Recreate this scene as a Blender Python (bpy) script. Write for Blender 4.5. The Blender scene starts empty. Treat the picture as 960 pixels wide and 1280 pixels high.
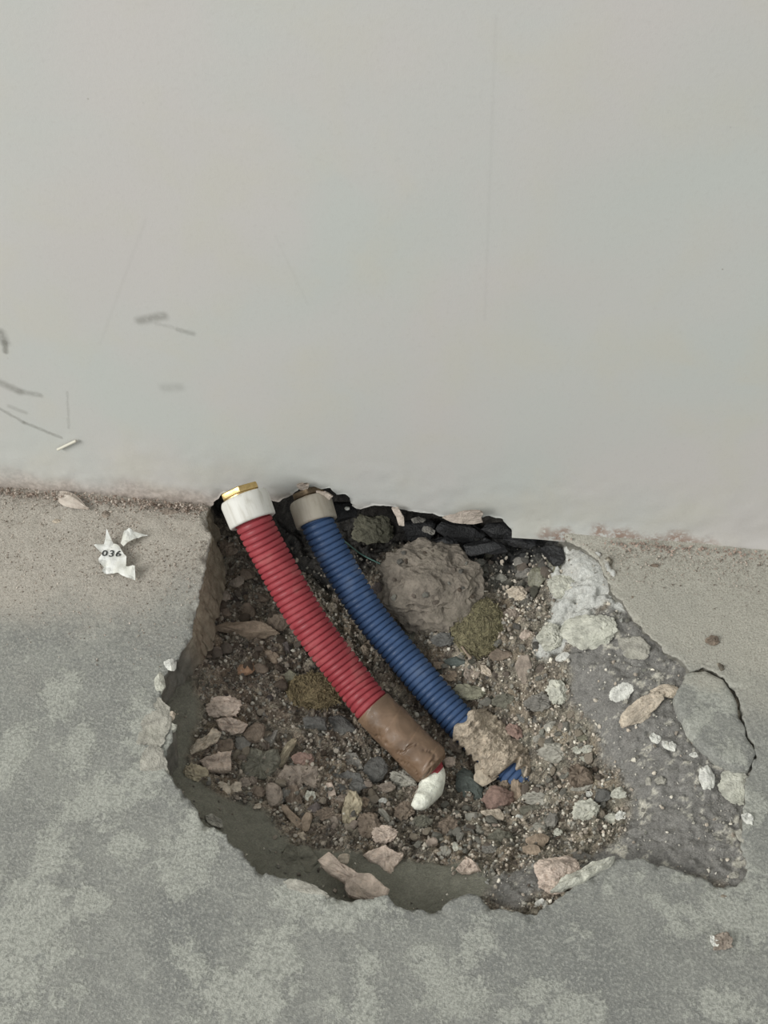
import bpy, bmesh, math, random
import numpy as np
from mathutils import Vector, Matrix
from mathutils.geometry import delaunay_2d_cdt

# ------------------------------------------------------------------ camera, world, light, exposure
sc = bpy.context.scene
COL = sc.collection
F_PX = 1600.0
PITCH = math.radians(50.0)
YAW = math.radians(6.3)
DIST = 1.0
fwd = np.array([-math.sin(YAW)*math.cos(PITCH), math.cos(YAW)*math.cos(PITCH), -math.sin(PITCH)])
right = np.array([math.cos(YAW), math.sin(YAW), 0.0])
up = np.cross(right, fwd)
CAM = np.array([0.0, 0.0, 0.0085]) - DIST*fwd
cd = bpy.data.cameras.new('camera')
cam = bpy.data.objects.new('camera', cd)
COL.objects.link(cam)
cd.sensor_fit = 'VERTICAL'
cd.sensor_height = 24.0
cd.lens = F_PX*24.0/1280.0
cd.clip_start = 0.02
cam.matrix_world = Matrix(((right[0], up[0], -fwd[0], CAM[0]), (right[1], up[1], -fwd[1], CAM[1]),
                           (right[2], up[2], -fwd[2], CAM[2]), (0, 0, 0, 1)))
sc.camera = cam

world = bpy.data.worlds.new('room_light')
sc.world = world
world.use_nodes = True
wb = world.node_tree.nodes['Background']
wb.inputs[0].default_value = (0.97, 1.0, 1.0, 1)
wb.inputs[1].default_value = 0.66

def area(name, loc, target, sx, sy, power, color):
    ld = bpy.data.lights.new(name, 'AREA')
    ld.shape = 'RECTANGLE'; ld.size = sx; ld.size_y = sy; ld.energy = power; ld.color = color
    o = bpy.data.objects.new(name, ld)
    COL.objects.link(o)
    o.location = loc
    o.rotation_euler = (Vector(target)-Vector(loc)).to_track_quat('-Z', 'Y').to_euler()
    return o
area('window_daylight', (-3.2, -2.6, 2.6), (0, -0.1, 0), 1.9, 2.1, 180.0, (1.0, 1.0, 0.975))
vs = sc.view_settings
vs.view_transform = 'Standard'; vs.look = 'None'; vs.gamma = 1.0; vs.exposure = 0.0
vs.use_curve_mapping = False

# ------------------------------------------------------------------ maths helpers
rng = np.random.default_rng(7)
random.seed(7)

def ray(px, py):
    d = fwd + right*((px-480.0)/F_PX) + up*(-(py-640.0)/F_PX)
    return d/np.linalg.norm(d)
def atz(px, py, z):
    d = ray(px, py); return CAM + d*((z-CAM[2])/d[2])
def aty(px, py, y):
    d = ray(px, py); return CAM + d*((y-CAM[1])/d[1])
def depth(p): return float(np.dot(np.asarray(p)-CAM, fwd))

def _hash(ix, iy, iz, seed):
    h = (ix*374761393 + iy*668265263 + iz*2147483647 + seed*1274126177).astype(np.int64) & 0xffffffff
    h = ((h ^ (h >> 13))*1274126177) & 0xffffffff
    h = ((h ^ (h >> 16))*2246822519) & 0xffffffff
    h = h ^ (h >> 15)
    return (h & 0xffffff)/float(0xffffff)
def vnoise(P, seed=0):
    P = np.asarray(P, float)
    i = np.floor(P).astype(np.int64); f = P-i
    u = f*f*f*(f*(f*6-15)+10)
    r = 0
    for dx in (0, 1):
        wx = u[:, 0] if dx else 1-u[:, 0]
        for dy in (0, 1):
            wy = u[:, 1] if dy else 1-u[:, 1]
            for dz in (0, 1):
                wz = u[:, 2] if dz else 1-u[:, 2]
                r = r + wx*wy*wz*_hash(i[:, 0]+dx, i[:, 1]+dy, i[:, 2]+dz, seed)
    return r*2-1
def fbm(P, scale, octv=4, seed=0, gain=0.5):
    P = np.asarray(P, float)
    if P.shape[1] == 2: P = np.column_stack([P, np.zeros(len(P))])
    a = 1.0; s = 0; n = 0; q = P*scale
    for k in range(octv):
        s = s + a*vnoise(q+k*17.3, seed+k*31); n += a; a *= gain; q = q*2.03
    return s/n
def worley(P, cell, seed, jit=.9):
    q = np.asarray(P)/cell; i0 = np.floor(q).astype(np.int64); f1 = np.full(len(q), 9.0); f2 = np.full(len(q), 9.0); cid = np.zeros(len(q))
    for dx in (-1, 0, 1):
        for dy in (-1, 0, 1):
            ix = i0[:, 0]+dx; iy = i0[:, 1]+dy; z0 = ix*0
            d = np.hypot(ix+.5+(_hash(ix, iy, z0, seed)-.5)*jit-q[:, 0], iy+.5+(_hash(ix, iy, z0, seed+1)-.5)*jit-q[:, 1])
            c = _hash(ix, iy, z0, seed+2); n = d < f1
            f2 = np.where(n, f1, np.minimum(f2, d)); cid = np.where(n, c, cid); f1 = np.where(n, d, f1)
    return f1, f2-f1, cid
def sstep(a, b, x):
    t = np.clip((x-a)/(b-a), 0, 1); return t*t*(3-2*t)
def lin(c): 
    c = np.asarray(c, float)/255.0
    return np.where(c <= .04045, c/12.92, ((c+.055)/1.055)**2.4)
def sdf_poly(P, poly):
    """signed distance (negative inside) of points to a polygon"""
    poly = np.asarray(poly, float); n = len(poly)
    d2 = np.full(len(P), 1e9); ins = np.zeros(len(P), bool)
    for k in range(n):
        a = poly[k]; b = poly[(k+1) % n]; e = b-a
        w = P-a
        t = np.clip((w@e)/max(e@e, 1e-12), 0, 1)
        q = w - t[:, None]*e
        d2 = np.minimum(d2, (q*q).sum(1))
        c = ((a[1] <= P[:, 1]) != (b[1] <= P[:, 1]))
        if abs(e[1]) > 1e-12:
            xi = a[0] + (P[:, 1]-a[1])*e[0]/e[1]
            ins ^= c & (P[:, 0] < xi)
    d = np.sqrt(d2)
    return np.where(ins, -d, d)

# ------------------------------------------------------------------ object helpers
def tag(o, label=None, cat=None, group=None, kind=None):
    if label: o['label'] = label
    if cat: o['category'] = cat
    if group: o['group'] = group
    if kind: o['kind'] = kind
    return o
def link(name, me, mat=None, parent=None):
    o = bpy.data.objects.new(name, me); COL.objects.link(o)
    if mat is not None and not me.materials: me.materials.append(mat)
    if parent is not None: o.parent = parent
    return o
def mesh(name, V, Fc, smooth=False):
    me = bpy.data.meshes.new(name)
    V = np.asarray(V, float)
    me.from_pydata([tuple(v) for v in V.tolist()], [], [tuple(f) for f in Fc])
    if smooth: me.polygons.foreach_set('use_smooth', np.ones(len(me.polygons), bool))
    me.update()
    return me
def set_col(me, name, C):
    a = me.color_attributes.new(name, 'FLOAT_COLOR', 'POINT')
    C = np.asarray(C, np.float32)
    if C.shape[1] == 3: C = np.column_stack([C, np.ones(len(C), np.float32)])
    a.data.foreach_set('color', np.ascontiguousarray(C).ravel())

# ------------------------------------------------------------------ materials
class NT:
    def __init__(s, name):
        s.m = bpy.data.materials.new(name); s.m.use_nodes = True
        s.t = s.m.node_tree; s.b = s.t.nodes['Principled BSDF']; s.N = s.t.nodes; s.L = s.t.links
        s.co = s.N.new('ShaderNodeTexCoord')
    def set(s, k, v): s.b.inputs[k].default_value = v
    def put(s, inp, v):
        if hasattr(v, 'is_linked'): s.L.new(v, inp)
        else: inp.default_value = v
    def noise(s, scale, detail=4, rough=0.6, dist=0.0, vec=None):
        n = s.N.new('ShaderNodeTexNoise'); n.inputs['Scale'].default_value = scale
        n.inputs['Detail'].default_value = detail; n.inputs['Roughness'].default_value = rough
        n.inputs['Distortion'].default_value = dist
        s.L.new(vec if vec is not None else s.co.outputs['Object'], n.inputs['Vector'])
        return n.outputs['Fac']
    def voro(s, scale, feature='F1'):
        n = s.N.new('ShaderNodeTexVoronoi'); n.inputs['Scale'].default_value = scale; n.feature = feature
        s.L.new(s.co.outputs['Object'], n.inputs['Vector']); return n.outputs['Distance']
    def mr(s, v, a, b, c=0.0, d=1.0, smooth=True):
        n = s.N.new('ShaderNodeMapRange'); n.interpolation_type = 'SMOOTHSTEP' if smooth else 'LINEAR'
        s.put(n.inputs['Value'], v)
        for k, x in (('From Min', a), ('From Max', b), ('To Min', c), ('To Max', d)): n.inputs[k].default_value = x
        return n.outputs['Result']
    def math(s, op, a, b=0.0, clamp=False):
        n = s.N.new('ShaderNodeMath'); n.operation = op; n.use_clamp = clamp
        s.put(n.inputs[0], a); s.put(n.inputs[1], b); return n.outputs[0]
    def mix(s, f, a, b, mode='MIX'):
        n = s.N.new('ShaderNodeMix'); n.data_type = 'RGBA'; n.blend_type = mode
        s.put(n.inputs[0], f)
        for i, v in ((6, a), (7, b)):
            if hasattr(v, 'is_linked'): s.L.new(v, n.inputs[i])
            else: n.inputs[i].default_value = (*[float(x) for x in v][:3], 1.0)
        return n.outputs[2]
    def attr(s, name):
        n = s.N.new('ShaderNodeVertexColor'); n.layer_name = name; return n.outputs['Color']
    def sep(s, c):
        n = s.N.new('ShaderNodeSeparateColor'); s.L.new(c, n.inputs[0]); return n.outputs
    def bump(s, h, strength=0.5, dist=0.001, prev=None):
        n = s.N.new('ShaderNodeBump'); n.inputs['Strength'].default_value = strength
        n.inputs['Distance'].default_value = dist; s.L.new(h, n.inputs['Height'])
        if prev is not None: s.L.new(prev, n.inputs['Normal'])
        return n.outputs[0]
    def color(s, c): s.put(s.b.inputs['Base Color'], c if hasattr(c, 'is_linked') else (*c, 1.0))
    def normal(s, n): s.L.new(n, s.b.inputs['Normal'])

KH = 1.45          # albedo gain for what lies in the hole
def rock_mat(name, c, k=KH, var=0.35, scale=140.0, rough=0.92, spec=0.25, bump=0.9):
    m = NT(name); m.set('Roughness', rough); m.set('Specular IOR Level', spec)
    base = np.clip(lin(c)*k, 0, .9)
    n1 = m.noise(scale, 5, .65); n2 = m.noise(scale*5, 3, .6); n3 = m.noise(scale*.35, 2, .5)
    col = m.mix(m.mr(n1, .3, .7), base*(1-var), base*(1+var*.75))
    col = m.mix(m.mr(n3, .45, .75, 0, .45), col, base*np.array([.82, .84, .80]))
    col = m.mix(m.mr(n2, .56, .75, 0, .4), col, np.clip(base*1.45, 0, .9))
    m.color(col)
    b = m.bump(n2, bump, .0009); b = m.bump(n1, bump, .0020, b)
    m.normal(b)
    return m.m
PAL = dict(conc=(106, 99, 90), pink=(166, 152, 140), beige=(166, 155, 140), tan=(133, 119, 104), brown=(107, 96, 85), grey=(112, 109, 103),
           olive=(97, 95, 85), dkgrey=(86, 85, 82), cream=(162, 161, 150), white=(186, 185, 178), taupe=(126, 116, 106),
           redbrown=(124, 104, 95), teal=(78, 83, 79), orange=(140, 113, 92), yellow=(145, 136, 117), black=(30, 30, 31),
           purple=(92, 85, 82), palegrey=(139, 136, 127), green=(107, 105, 91), sand=(160, 149, 133))
MATS = {}
def M(key):
    if key not in MATS: MATS[key] = rock_mat('rubble_'+key, PAL[key])
    return MATS[key]

# ------------------------------------------------------------------ outlines (measured points laid on the floor and the wall)
HOLE = [(262, 634), (258, 655), (263, 672), (259, 688), (256, 712), (251, 735), (250, 752), (243, 770), (240, 790), (232, 803),
        (224, 822), (211, 832), (203, 845), (198, 862), (202, 884), (207, 897), (214, 908), (216, 925), (208, 940),
        (209, 962), (220, 982), (236, 1000), (248, 1015), (256, 1030), (276, 1040), (299, 1058), (312, 1078), (323, 1090), (353, 1098), (373, 1099),
        (388, 1108), (406, 1119), (435, 1124), (484, 1120), (499, 1131), (512, 1137), (529, 1140), (548, 1135), (566, 1127), (584, 1119),
        (601, 1121), (617, 1132), (640, 1139), (668, 1139), (690, 1127), (708, 1112), (726, 1099), (746, 1086), (765, 1077), (795, 1074),
        (832, 1080), (852, 1087), (870, 1092), (896, 1103), (919, 1106), (932, 1098), (934, 1086), (930, 1070), (925, 1048), (929, 1024),
        (934, 1002), (932, 985), (931, 972), (938, 966), (948, 943), (938, 921), (928, 897), (924, 879), (908, 847), (880, 835), (862, 838), (853, 827), (835, 816), (815, 800), (806, 786), (790, 770), (776, 750), (765, 738), (756, 716), (745, 700),
        (728, 684), (712, 676), (700, 668.5)]
hole_w = np.array([atz(x, y, 0.0)[:2] for x, y in HOLE])
hole_w[0, 1] = 0.0; hole_w[-1, 1] = 0.0

def densify(P, step, closed=False):
    out = []
    n = len(P)
    for k in range(n if closed else n-1):
        a = P[k]; b = P[(k+1) % n]; m = max(1, int(np.linalg.norm(b-a)/step))
        for j in range(m): out.append(a+(b-a)*j/m)
    if not closed: out.append(P[-1])
    return np.array(out)
rim = densify(hole_w, 0.0016)
nn = np.column_stack([fbm(rim, 90, 4, 11), fbm(rim, 90, 4, 12)])*0.0028 + np.column_stack([fbm(rim, 420, 2, 13), fbm(rim, 420, 2, 14)])*0.0011
fade = np.minimum(1, np.minimum(np.arange(len(rim)), np.arange(len(rim))[::-1])/4.0)
rim = rim + nn*fade[:, None]
hole_poly = np.vstack([rim, [[rim[-1, 0], 0.2], [rim[0, 0], 0.2]]])     # the hole, running on under the wall

# ------------------------------------------------------------------ bed of the hole: height from measured depths
CTRL = [(290, 690, -48), (275, 730, -50), (280, 770, -52), (310, 800, -54), (300, 840, -54), (255, 830, -42), (235, 880, -34), (222, 930, -34), (250, 960, -44),
        (300, 1000, -52), (270, 1010, -36), (350, 1060, -50), (300, 1045, -40), (420, 1090, -48), (520, 1105, -44), (560, 1120, -34), (600, 1105, -28), (650, 1105, -20),
        (655, 1130, -11), (690, 1105, -16), (400, 850, -64), (440, 930, -72), (540, 990, -80), (600, 960, -88), (645, 990, -84), (470, 800, -78), (450, 760, -74), (420, 720, -66),
        (360, 690, -62), (390, 670, -64), (350, 760, -60), (380, 800, -62), (340, 880, -58), (300, 920, -50), (360, 960, -60), (400, 1000, -60),
        (520, 720, -36), (490, 700, -44), (540, 680, -43), (560, 750, -38), (600, 780, -46), (570, 840, -62), (640, 720, -40), (690, 750, -24),
        (640, 850, -52), (690, 860, -34), (730, 820, -15), (720, 710, -8), (750, 770, -8), (700, 920, -46), (755, 890, -16), (735, 960, -40), (770, 1010, -30),
        (680, 1020, -56), (600, 1050, -54), (500, 1050, -58), (430, 1040, -56), (800, 830, -8), (840, 860, -8), (830, 910, -9), (900, 970, -8),
        (800, 950, -13), (850, 1010, -11), (900, 1060, -9), (790, 1040, -19), (740, 1060, -24), (860, 1075, -9), (700, 1070, -30),
        (450, 660, -62), (500, 660, -56), (560, 662, -50), (620, 668, -40), (670, 690, -26), (700, 690, -14), (300, 660, -50)]
cp = np.array([atz(x, y, z/1000.0) for x, y, z in CTRL]); 
def tps(A, B):
    r2 = ((A[:, None, :2]-B[None, :, :2])**2).sum(2); return r2*np.log(r2+1e-9)*0.5
K = tps(cp, cp) + np.eye(len(cp))*2e-4
Q = np.column_stack([np.ones(len(cp)), cp[:, :2]])
S_ = np.block([[K, Q], [Q.T, np.zeros((3, 3))]])
sol = np.linalg.solve(S_, np.concatenate([cp[:, 2], np.zeros(3)]))
def base_h(P):
    out = np.zeros(len(P))
    for a in range(0, len(P), 20000):
        p = P[a:a+20000]; out[a:a+20000] = tps(p, cp)@sol[:-3] + sol[-3] + p@sol[-2:]
    return out

STEP = 0.0013
bx0, bx1 = hole_w[:, 0].min()-.03, hole_w[:, 0].max()+.03
by0, by1 = hole_w[:, 1].min()-.03, 0.085
gx = np.arange(bx0, bx1, STEP); gy = np.arange(by0, by1, STEP)
GX, GY = np.meshgrid(gx, gy)                    # rows = y
BP = np.column_stack([GX.ravel(), GY.ravel()])
def wpoly(pts, z): return np.array([atz(x, y, z)[:2] for x, y in pts])
warp = np.column_stack([fbm(BP, 45, 4, 21), fbm(BP, 45, 4, 22)])*0.010
R_clay = sdf_poly(BP+warp*.6, wpoly([(198, 840), (245, 850), (252, 900), (232, 950), (262, 985), (330, 1005), (365, 1050), (440, 1055), (520, 1068), (560, 1075), (600, 1080), (620, 1115), (600, 1160), (420, 1160), (300, 1110), (215, 1020), (185, 930)], -.042))
R_scr = sdf_poly(BP+warp, wpoly([(735, 800), (765, 745), (800, 770), (870, 830), (860, 900), (950, 960), (950, 1120), (860, 1100), (770, 1085), (700, 1100), (640, 1135), (600, 1100), (640, 1075), (730, 1065), (790, 1040), (800, 1000), (775, 950), (750, 910), (715, 850), (705, 810)], -.013))
R_white = sdf_poly(BP+warp, wpoly([(690, 665), (730, 675), (770, 740), (800, 775), (775, 765), (745, 752), (750, 790), (690, 800), (668, 780), (690, 745), (700, 700)], -.012))
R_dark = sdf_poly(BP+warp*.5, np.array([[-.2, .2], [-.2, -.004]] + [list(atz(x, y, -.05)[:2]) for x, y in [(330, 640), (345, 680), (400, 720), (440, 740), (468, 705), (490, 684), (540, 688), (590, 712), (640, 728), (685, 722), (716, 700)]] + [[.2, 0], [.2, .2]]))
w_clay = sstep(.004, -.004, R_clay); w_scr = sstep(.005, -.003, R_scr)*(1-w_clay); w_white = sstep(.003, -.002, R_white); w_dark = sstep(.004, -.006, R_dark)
h = base_h(BP)
n_big = fbm(BP, 60, 3, 31); n_mid = fbm(BP, 170, 3, 32); n_sm = fbm(BP, 420, 2, 33)
ridg = 1-np.abs(fbm(BP, 120, 3, 34))*2
rough = (1-w_clay)*(1-w_scr*.8)
h += rough*(n_big*.0045 + n_mid*.0045 + (ridg-.5)*.0030 + n_sm*.0012)
wv2 = np.column_stack([fbm(BP, 150, 3, 35), fbm(BP, 150, 3, 36)])*.0035
_, g1, c1 = worley(BP+wv2, .0105, 901); _, g2, c2_ = worley(BP+wv2*.6, .0052, 911)
cob = np.minimum(g1*2.2, 1)**.6*(.35+.65*c1)*(c1 > .35); cob2 = np.minimum(g2*2.2, 1)**.6*(.3+.7*c2_)
h += rough*(cob*.0048+cob2*.0022-.003)*(1-w_white*.7)
h += w_clay*(n_big*.0018 + n_sm*.00025) + w_scr*(n_mid*.0016 + n_sm*.0007 + n_big*.001)
h += w_white*(n_mid*.0025)
sd_h = sdf_poly(BP, hole_poly)
# behind the wall the cavity closes upwards; past the rim the bed rises under the slab
h = h + sstep(.030, .080, BP[:, 1])*.14
outside = sstep(.004, .014, np.where(BP[:, 1] < 0, sd_h, np.maximum(0, np.maximum(hole_w[0, 0]-BP[:, 0], BP[:, 0]-hole_w[-1, 0]))))
h = h*(1-outside) + np.minimum(-.003, -.003+0*h)*outside
h = np.where((BP[:, 1] > 0.004) & (outside > 0), h + outside*.08, h)
h = np.where((sd_h < 0.003) & (BP[:, 1] < 0), np.minimum(h, -.004), h)
Hg = h.reshape(GX.shape)
def H(x, y):
    fx = np.clip((np.asarray(x)-bx0)/STEP, 0, len(gx)-1.001); fy = np.clip((np.asarray(y)-by0)/STEP, 0, len(gy)-1.001)
    i = fx.astype(int); j = fy.astype(int); u = fx-i; v = fy-j
    return (Hg[j, i]*(1-u)*(1-v)+Hg[j, i+1]*u*(1-v)+Hg[j+1, i]*(1-u)*v+Hg[j+1, i+1]*u*v)
def hit(px, py):
    """first point of the ground (slab top or bed of the hole) along a sight line"""
    d = ray(px, py)
    z = np.arange(.06, -.13, -.0006); t = (z-CAM[2])/d[2]
    P = CAM + t[:, None]*d
    g = H(P[:, 0], P[:, 1])
    slab = (sdf_poly(P[:, :2], hole_poly) > 0) & (P[:, 1] < 0)
    g = np.where(slab, 0.0, g)
    k = np.argmax(z <= g)
    return P[k]
def slope_n(x, y, e=.008):
    n = np.array([-(H(x+e, y)-H(x-e, y))/(2*e), -(H(x, y+e)-H(x, y-e))/(2*e), 1.0])
    n[:2] *= .6
    return n/np.linalg.norm(n)

# colours of the bed: soil, clay, screed, plaster, bitumen
def blend(c, w, new): return c*(1-w[:, None]) + new*w[:, None]
n1 = fbm(BP, 55, 4, 41); n2 = fbm(BP, 230, 3, 42); n3 = fbm(BP, 700, 2, 43)
C = np.tile(lin((86, 76, 66)), (len(BP), 1))
C = blend(C, sstep(.05, .35, n1), lin((104, 95, 82)))
C = blend(C, sstep(-.05, -.35, n1), lin((66, 60, 54)))
xr = sstep(hole_w[:, 0].mean()+.00, hole_w[:, 0].mean()+.06, BP[:, 0])
C = blend(C, xr*.65, lin((108, 106, 95)))
cobc = np.array([lin(c) for c in ((112, 100, 88), (92, 84, 75), (104, 100, 90), (132, 120, 106), (84, 78, 72), (118, 106, 90), (98, 92, 82), (122, 116, 104))])
ii = (c1*97).astype(int) % 8; C = C*.45+.55*cobc[ii]*(.8+.4*c2_[:, None]); C = C*(.72+.28*np.minimum(1, g2*4))[:, None]
C = blend(C, sstep(.12, .42, n2)*.35, lin((138, 128, 114)))
C = blend(C, sstep(.25, .5, n3)*.5, lin((150, 142, 126)))
cc = lin((101, 100, 90))[None]*(1+.14*n2[:, None]+.12*n1[:, None])
C = C*(1-w_clay[:, None]) + cc*w_clay[:, None]
cs = lin((108, 106, 102))[None]*(1+.16*n2[:, None]+.12*n3[:, None])
C = C*(1-w_scr[:, None]) + cs*w_scr[:, None]
C = blend(C, w_scr*sstep(.24, .40, n1*.5+n2*.6+n3*.3)*.8, lin((168, 164, 152)))
C = blend(C, w_white, lin((166, 166, 161))*np.ones(3))
C = blend(C, w_white*sstep(.1, .4, n2)*.3, lin((140, 136, 128)))
R_dg = sdf_poly(BP+warp, wpoly([(545, 690), (590, 672), (640, 672), (705, 690), (700, 735), (655, 750), (610, 735), (590, 712)], -.038))
C = blend(C, sstep(.006, -.004, R_dg)*(1-w_white)*.75, lin((74, 74, 70)))
C = C*KH
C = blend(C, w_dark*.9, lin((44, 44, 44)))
idx = np.arange(len(BP)).reshape(GX.shape)
quads = np.column_stack([idx[:-1, :-1].ravel(), idx[:-1, 1:].ravel(), idx[1:, 1:].ravel(), idx[1:, :-1].ravel()])
me_bed = mesh('soil_bed', np.column_stack([BP, h]), quads.tolist(), True)
set_col(me_bed, 'col', np.clip(C, 0, .9))
set_col(me_bed, 'dk', np.column_stack([w_dark, w_clay, np.maximum(w_white*.8, w_scr*.7)]))
m = NT('hole_bed'); m.set('Roughness', .93); m.set('Specular IOR Level', .25)
ca = m.attr('col'); n_a = m.noise(900, 4, .7); n_b = m.noise(300, 4, .65)
v1 = m.mr(n_a, .28, .72, .45, 1.6); v2 = m.mr(n_b, .25, .75, .65, 1.35)
g = m.mix(1.0, ca, m.mix(0.0, (1, 1, 1), (1, 1, 1)), 'MULTIPLY')
vv = m.math('MULTIPLY', v1, v2)
cx = m.N.new('ShaderNodeCombineColor')
for k in range(3): m.L.new(vv, cx.inputs[k])
amt = m.mr(m.math('MAXIMUM', m.sep(m.attr('dk'))[1], m.sep(m.attr('dk'))[2]), 0, 1, 1.0, .35)
m.color(m.mix(amt, ca, m.mix(1.0, ca, cx.outputs[0], 'MULTIPLY')))
b = m.bump(n_a, .8, .0008); b = m.bump(n_b, .7, .0022, b); m.normal(b)
m.L.new(m.mr(m.sep(m.attr('dk'))[0], 0, 1, .93, .55), m.b.inputs['Roughness'])
mat_bed = m.m

# ------------------------------------------------------------------ floor slab with the broken hole
FX, FY = 1.5, -1.8
outer = [np.array([rim[-1, 0], 0])] 
top_l = densify(np.array([[-FX, 0.0], rim[0]]), .02)[:-1]
top_r = densify(np.array([rim[-1], [FX, 0.0]]), .02)[1:]
boundary = np.vstack([top_l, rim, top_r, [[FX, FY], [-FX, FY]]])
nb = len(boundary)
def grid_pts(x0, x1, y0, y1, s):
    a, b = np.meshgrid(np.arange(x0, x1, s), np.arange(y0, y1, s))
    p = np.column_stack([a.ravel(), b.ravel()]); return p + (rng.random(p.shape)-.5)*s*.55
V0 = (-.40, .40, -.46, -.001)
fine = grid_pts(*V0, .0030)
coarse = grid_pts(-FX+.03, FX-.02, FY+.03, -.01, .045)
coarse = coarse[(coarse[:, 0] < V0[0]) | (coarse[:, 0] > V0[1]) | (coarse[:, 1] < V0[2])]
pts = np.vstack([fine, coarse])
sd = sdf_poly(pts, hole_poly)
pts = pts[sd > .0012]; sd = sd[sd > .0012]
near = grid_pts(bx0+.005, bx1-.005, by0+.005, -.0005, .0016)
sdn = sdf_poly(near, hole_poly); k_ = (sdn > .0007) & (sdn < .009)
pts = np.vstack([pts, near[k_]]); sd = np.concatenate([sd, sdn[k_]])
allp = np.vstack([boundary, pts])
res = delaunay_2d_cdt([Vector(p) for p in allp.tolist()], [], [list(range(nb))], 1, 1e-7)
FV = np.array([tuple(v) for v in res[0]]); FT = [tuple(f) for f in res[2]]
sdv = sdf_poly(FV, hole_poly)
sdv = np.where(FV[:, 1] > -1e-6, np.maximum(sdv, 0), sdv)
e1 = np.clip(1-sdv/.0025, 0, 1); chipn = fbm(FV, 150, 3, 51)
z = fbm(FV, 9, 3, 52)*.0016 + fbm(FV, 120, 3, 53)*.00045 - .0005*e1**2*(1+1.5*chipn) - np.clip(chipn-.12, 0, 1)*.007*np.clip(1-sdv/.006, 0, 1)
wl = sstep(-.075, -.005, FV[:, 1])
z += wl*(fbm(FV, 260, 3, 54)*.0012 + fbm(FV, 40, 3, 55)*.0018)*sstep(.12, -.05, FV[:, 0])
z += sstep(-.018, 0, FV[:, 1])*.0035*sstep(-.05, .25, FV[:, 0])
z = np.where(np.abs(FV).max(1) > .9, 0, z)
# rim side faces
is_rim = np.zeros(len(FV), bool)
rim_idx = []
key = {}
for k, v in enumerate(FV): key.setdefault((round(v[0], 6), round(v[1], 6)), k)
for p in rim:
    q = key.get((round(p[0], 6), round(p[1], 6)))
    if q is None: q = int(np.argmin(((FV-p)**2).sum(1)))
    if not rim_idx or rim_idx[-1] != q: rim_idx.append(q)
RI = np.array(rim_idx)
tang = np.gradient(FV[RI], axis=0); tang /= np.linalg.norm(tang, axis=1)[:, None]+1e-9
nin = np.column_stack([-tang[:, 1], tang[:, 0]])     # candidates pointing into the hole
tst = sdf_poly(FV[RI[len(RI)//2]][None]+nin[len(RI)//2][None]*.003, hole_poly)[0]
if tst > 0: nin = -nin
VV = np.column_stack([FV, z]).tolist()
prev = RI.tolist()
side_tris = []
lft = sstep(-.03, -.10, FV[RI][:, 0])*sstep(-.145, -.10, FV[RI][:, 1])*(1-.55*sstep(-.05, 0, FV[RI][:, 1]))
for dz in (.0009, .0018, .0029, .004, .0055, .007, .009, .011, .0135, .016, .019, .022, .026, .030, .035, .040):
    P3 = np.column_stack([FV[RI], np.full(len(RI), -dz)])
    off = fbm(P3*np.array([1, 1, .6]), 110, 4, 61)*.0042*min(1, dz/.006)*(1-.75*lft) + fbm(P3, 330, 2, 62)*.0014 - dz*.02 + dz*.24*lft + fbm(P3*np.array([1, 1, 2.5]), 260, 4, 63)*.0022*lft*min(1, dz/.006)
    p = FV[RI]+nin*off[:, None]
    s0 = len(VV); VV += np.column_stack([p, z[RI]-dz]).tolist()
    cur = list(range(s0, s0+len(RI)))
    for a in range(len(RI)-1): side_tris.append((prev[a], prev[a+1], cur[a+1], cur[a]))
    prev = cur
me_floor = mesh('floor', VV, FT+side_tris, True)
VV = np.array(VV)
# masks: R sandy dust, G pale patch, B rim face
ntot = len(VV); XY = VV[:, :2]
def blob(px, py, w, hgt, ang=0.0, soft=.75):
    c = atz(px, py, 0); s = depth(c)/F_PX
    a = math.radians(ang); d = XY-c[:2]
    fl = 1/math.sin(PITCH+math.atan((py-640)/F_PX))
    u = (d[:, 0]*math.cos(a)+d[:, 1]*math.sin(a)/fl)/(w*.5*s); v = (-d[:, 0]*math.sin(a)+d[:, 1]*math.cos(a)/fl)/(hgt*.5*s)
    wn = fbm(XY, 70, 6, int(px)*7+int(py), .72)*1.15
    return sstep(1.0+soft, 1.0-soft, np.sqrt(u*u+v*v)+wn)
DL = ((0, 800), (150, 775), (250, 770), (600, 790), (700, 800), (850, 840), (960, 890))
dust_line = np.interp(XY[:, 0], [atz(x, y, 0)[0] for x, y in DL], [atz(x, y, 0)[1] for x, y in DL])
dust = sstep(-.060, .065, XY[:, 1]-dust_line+fbm(XY, 22, 5, 71)*.055)
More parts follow.
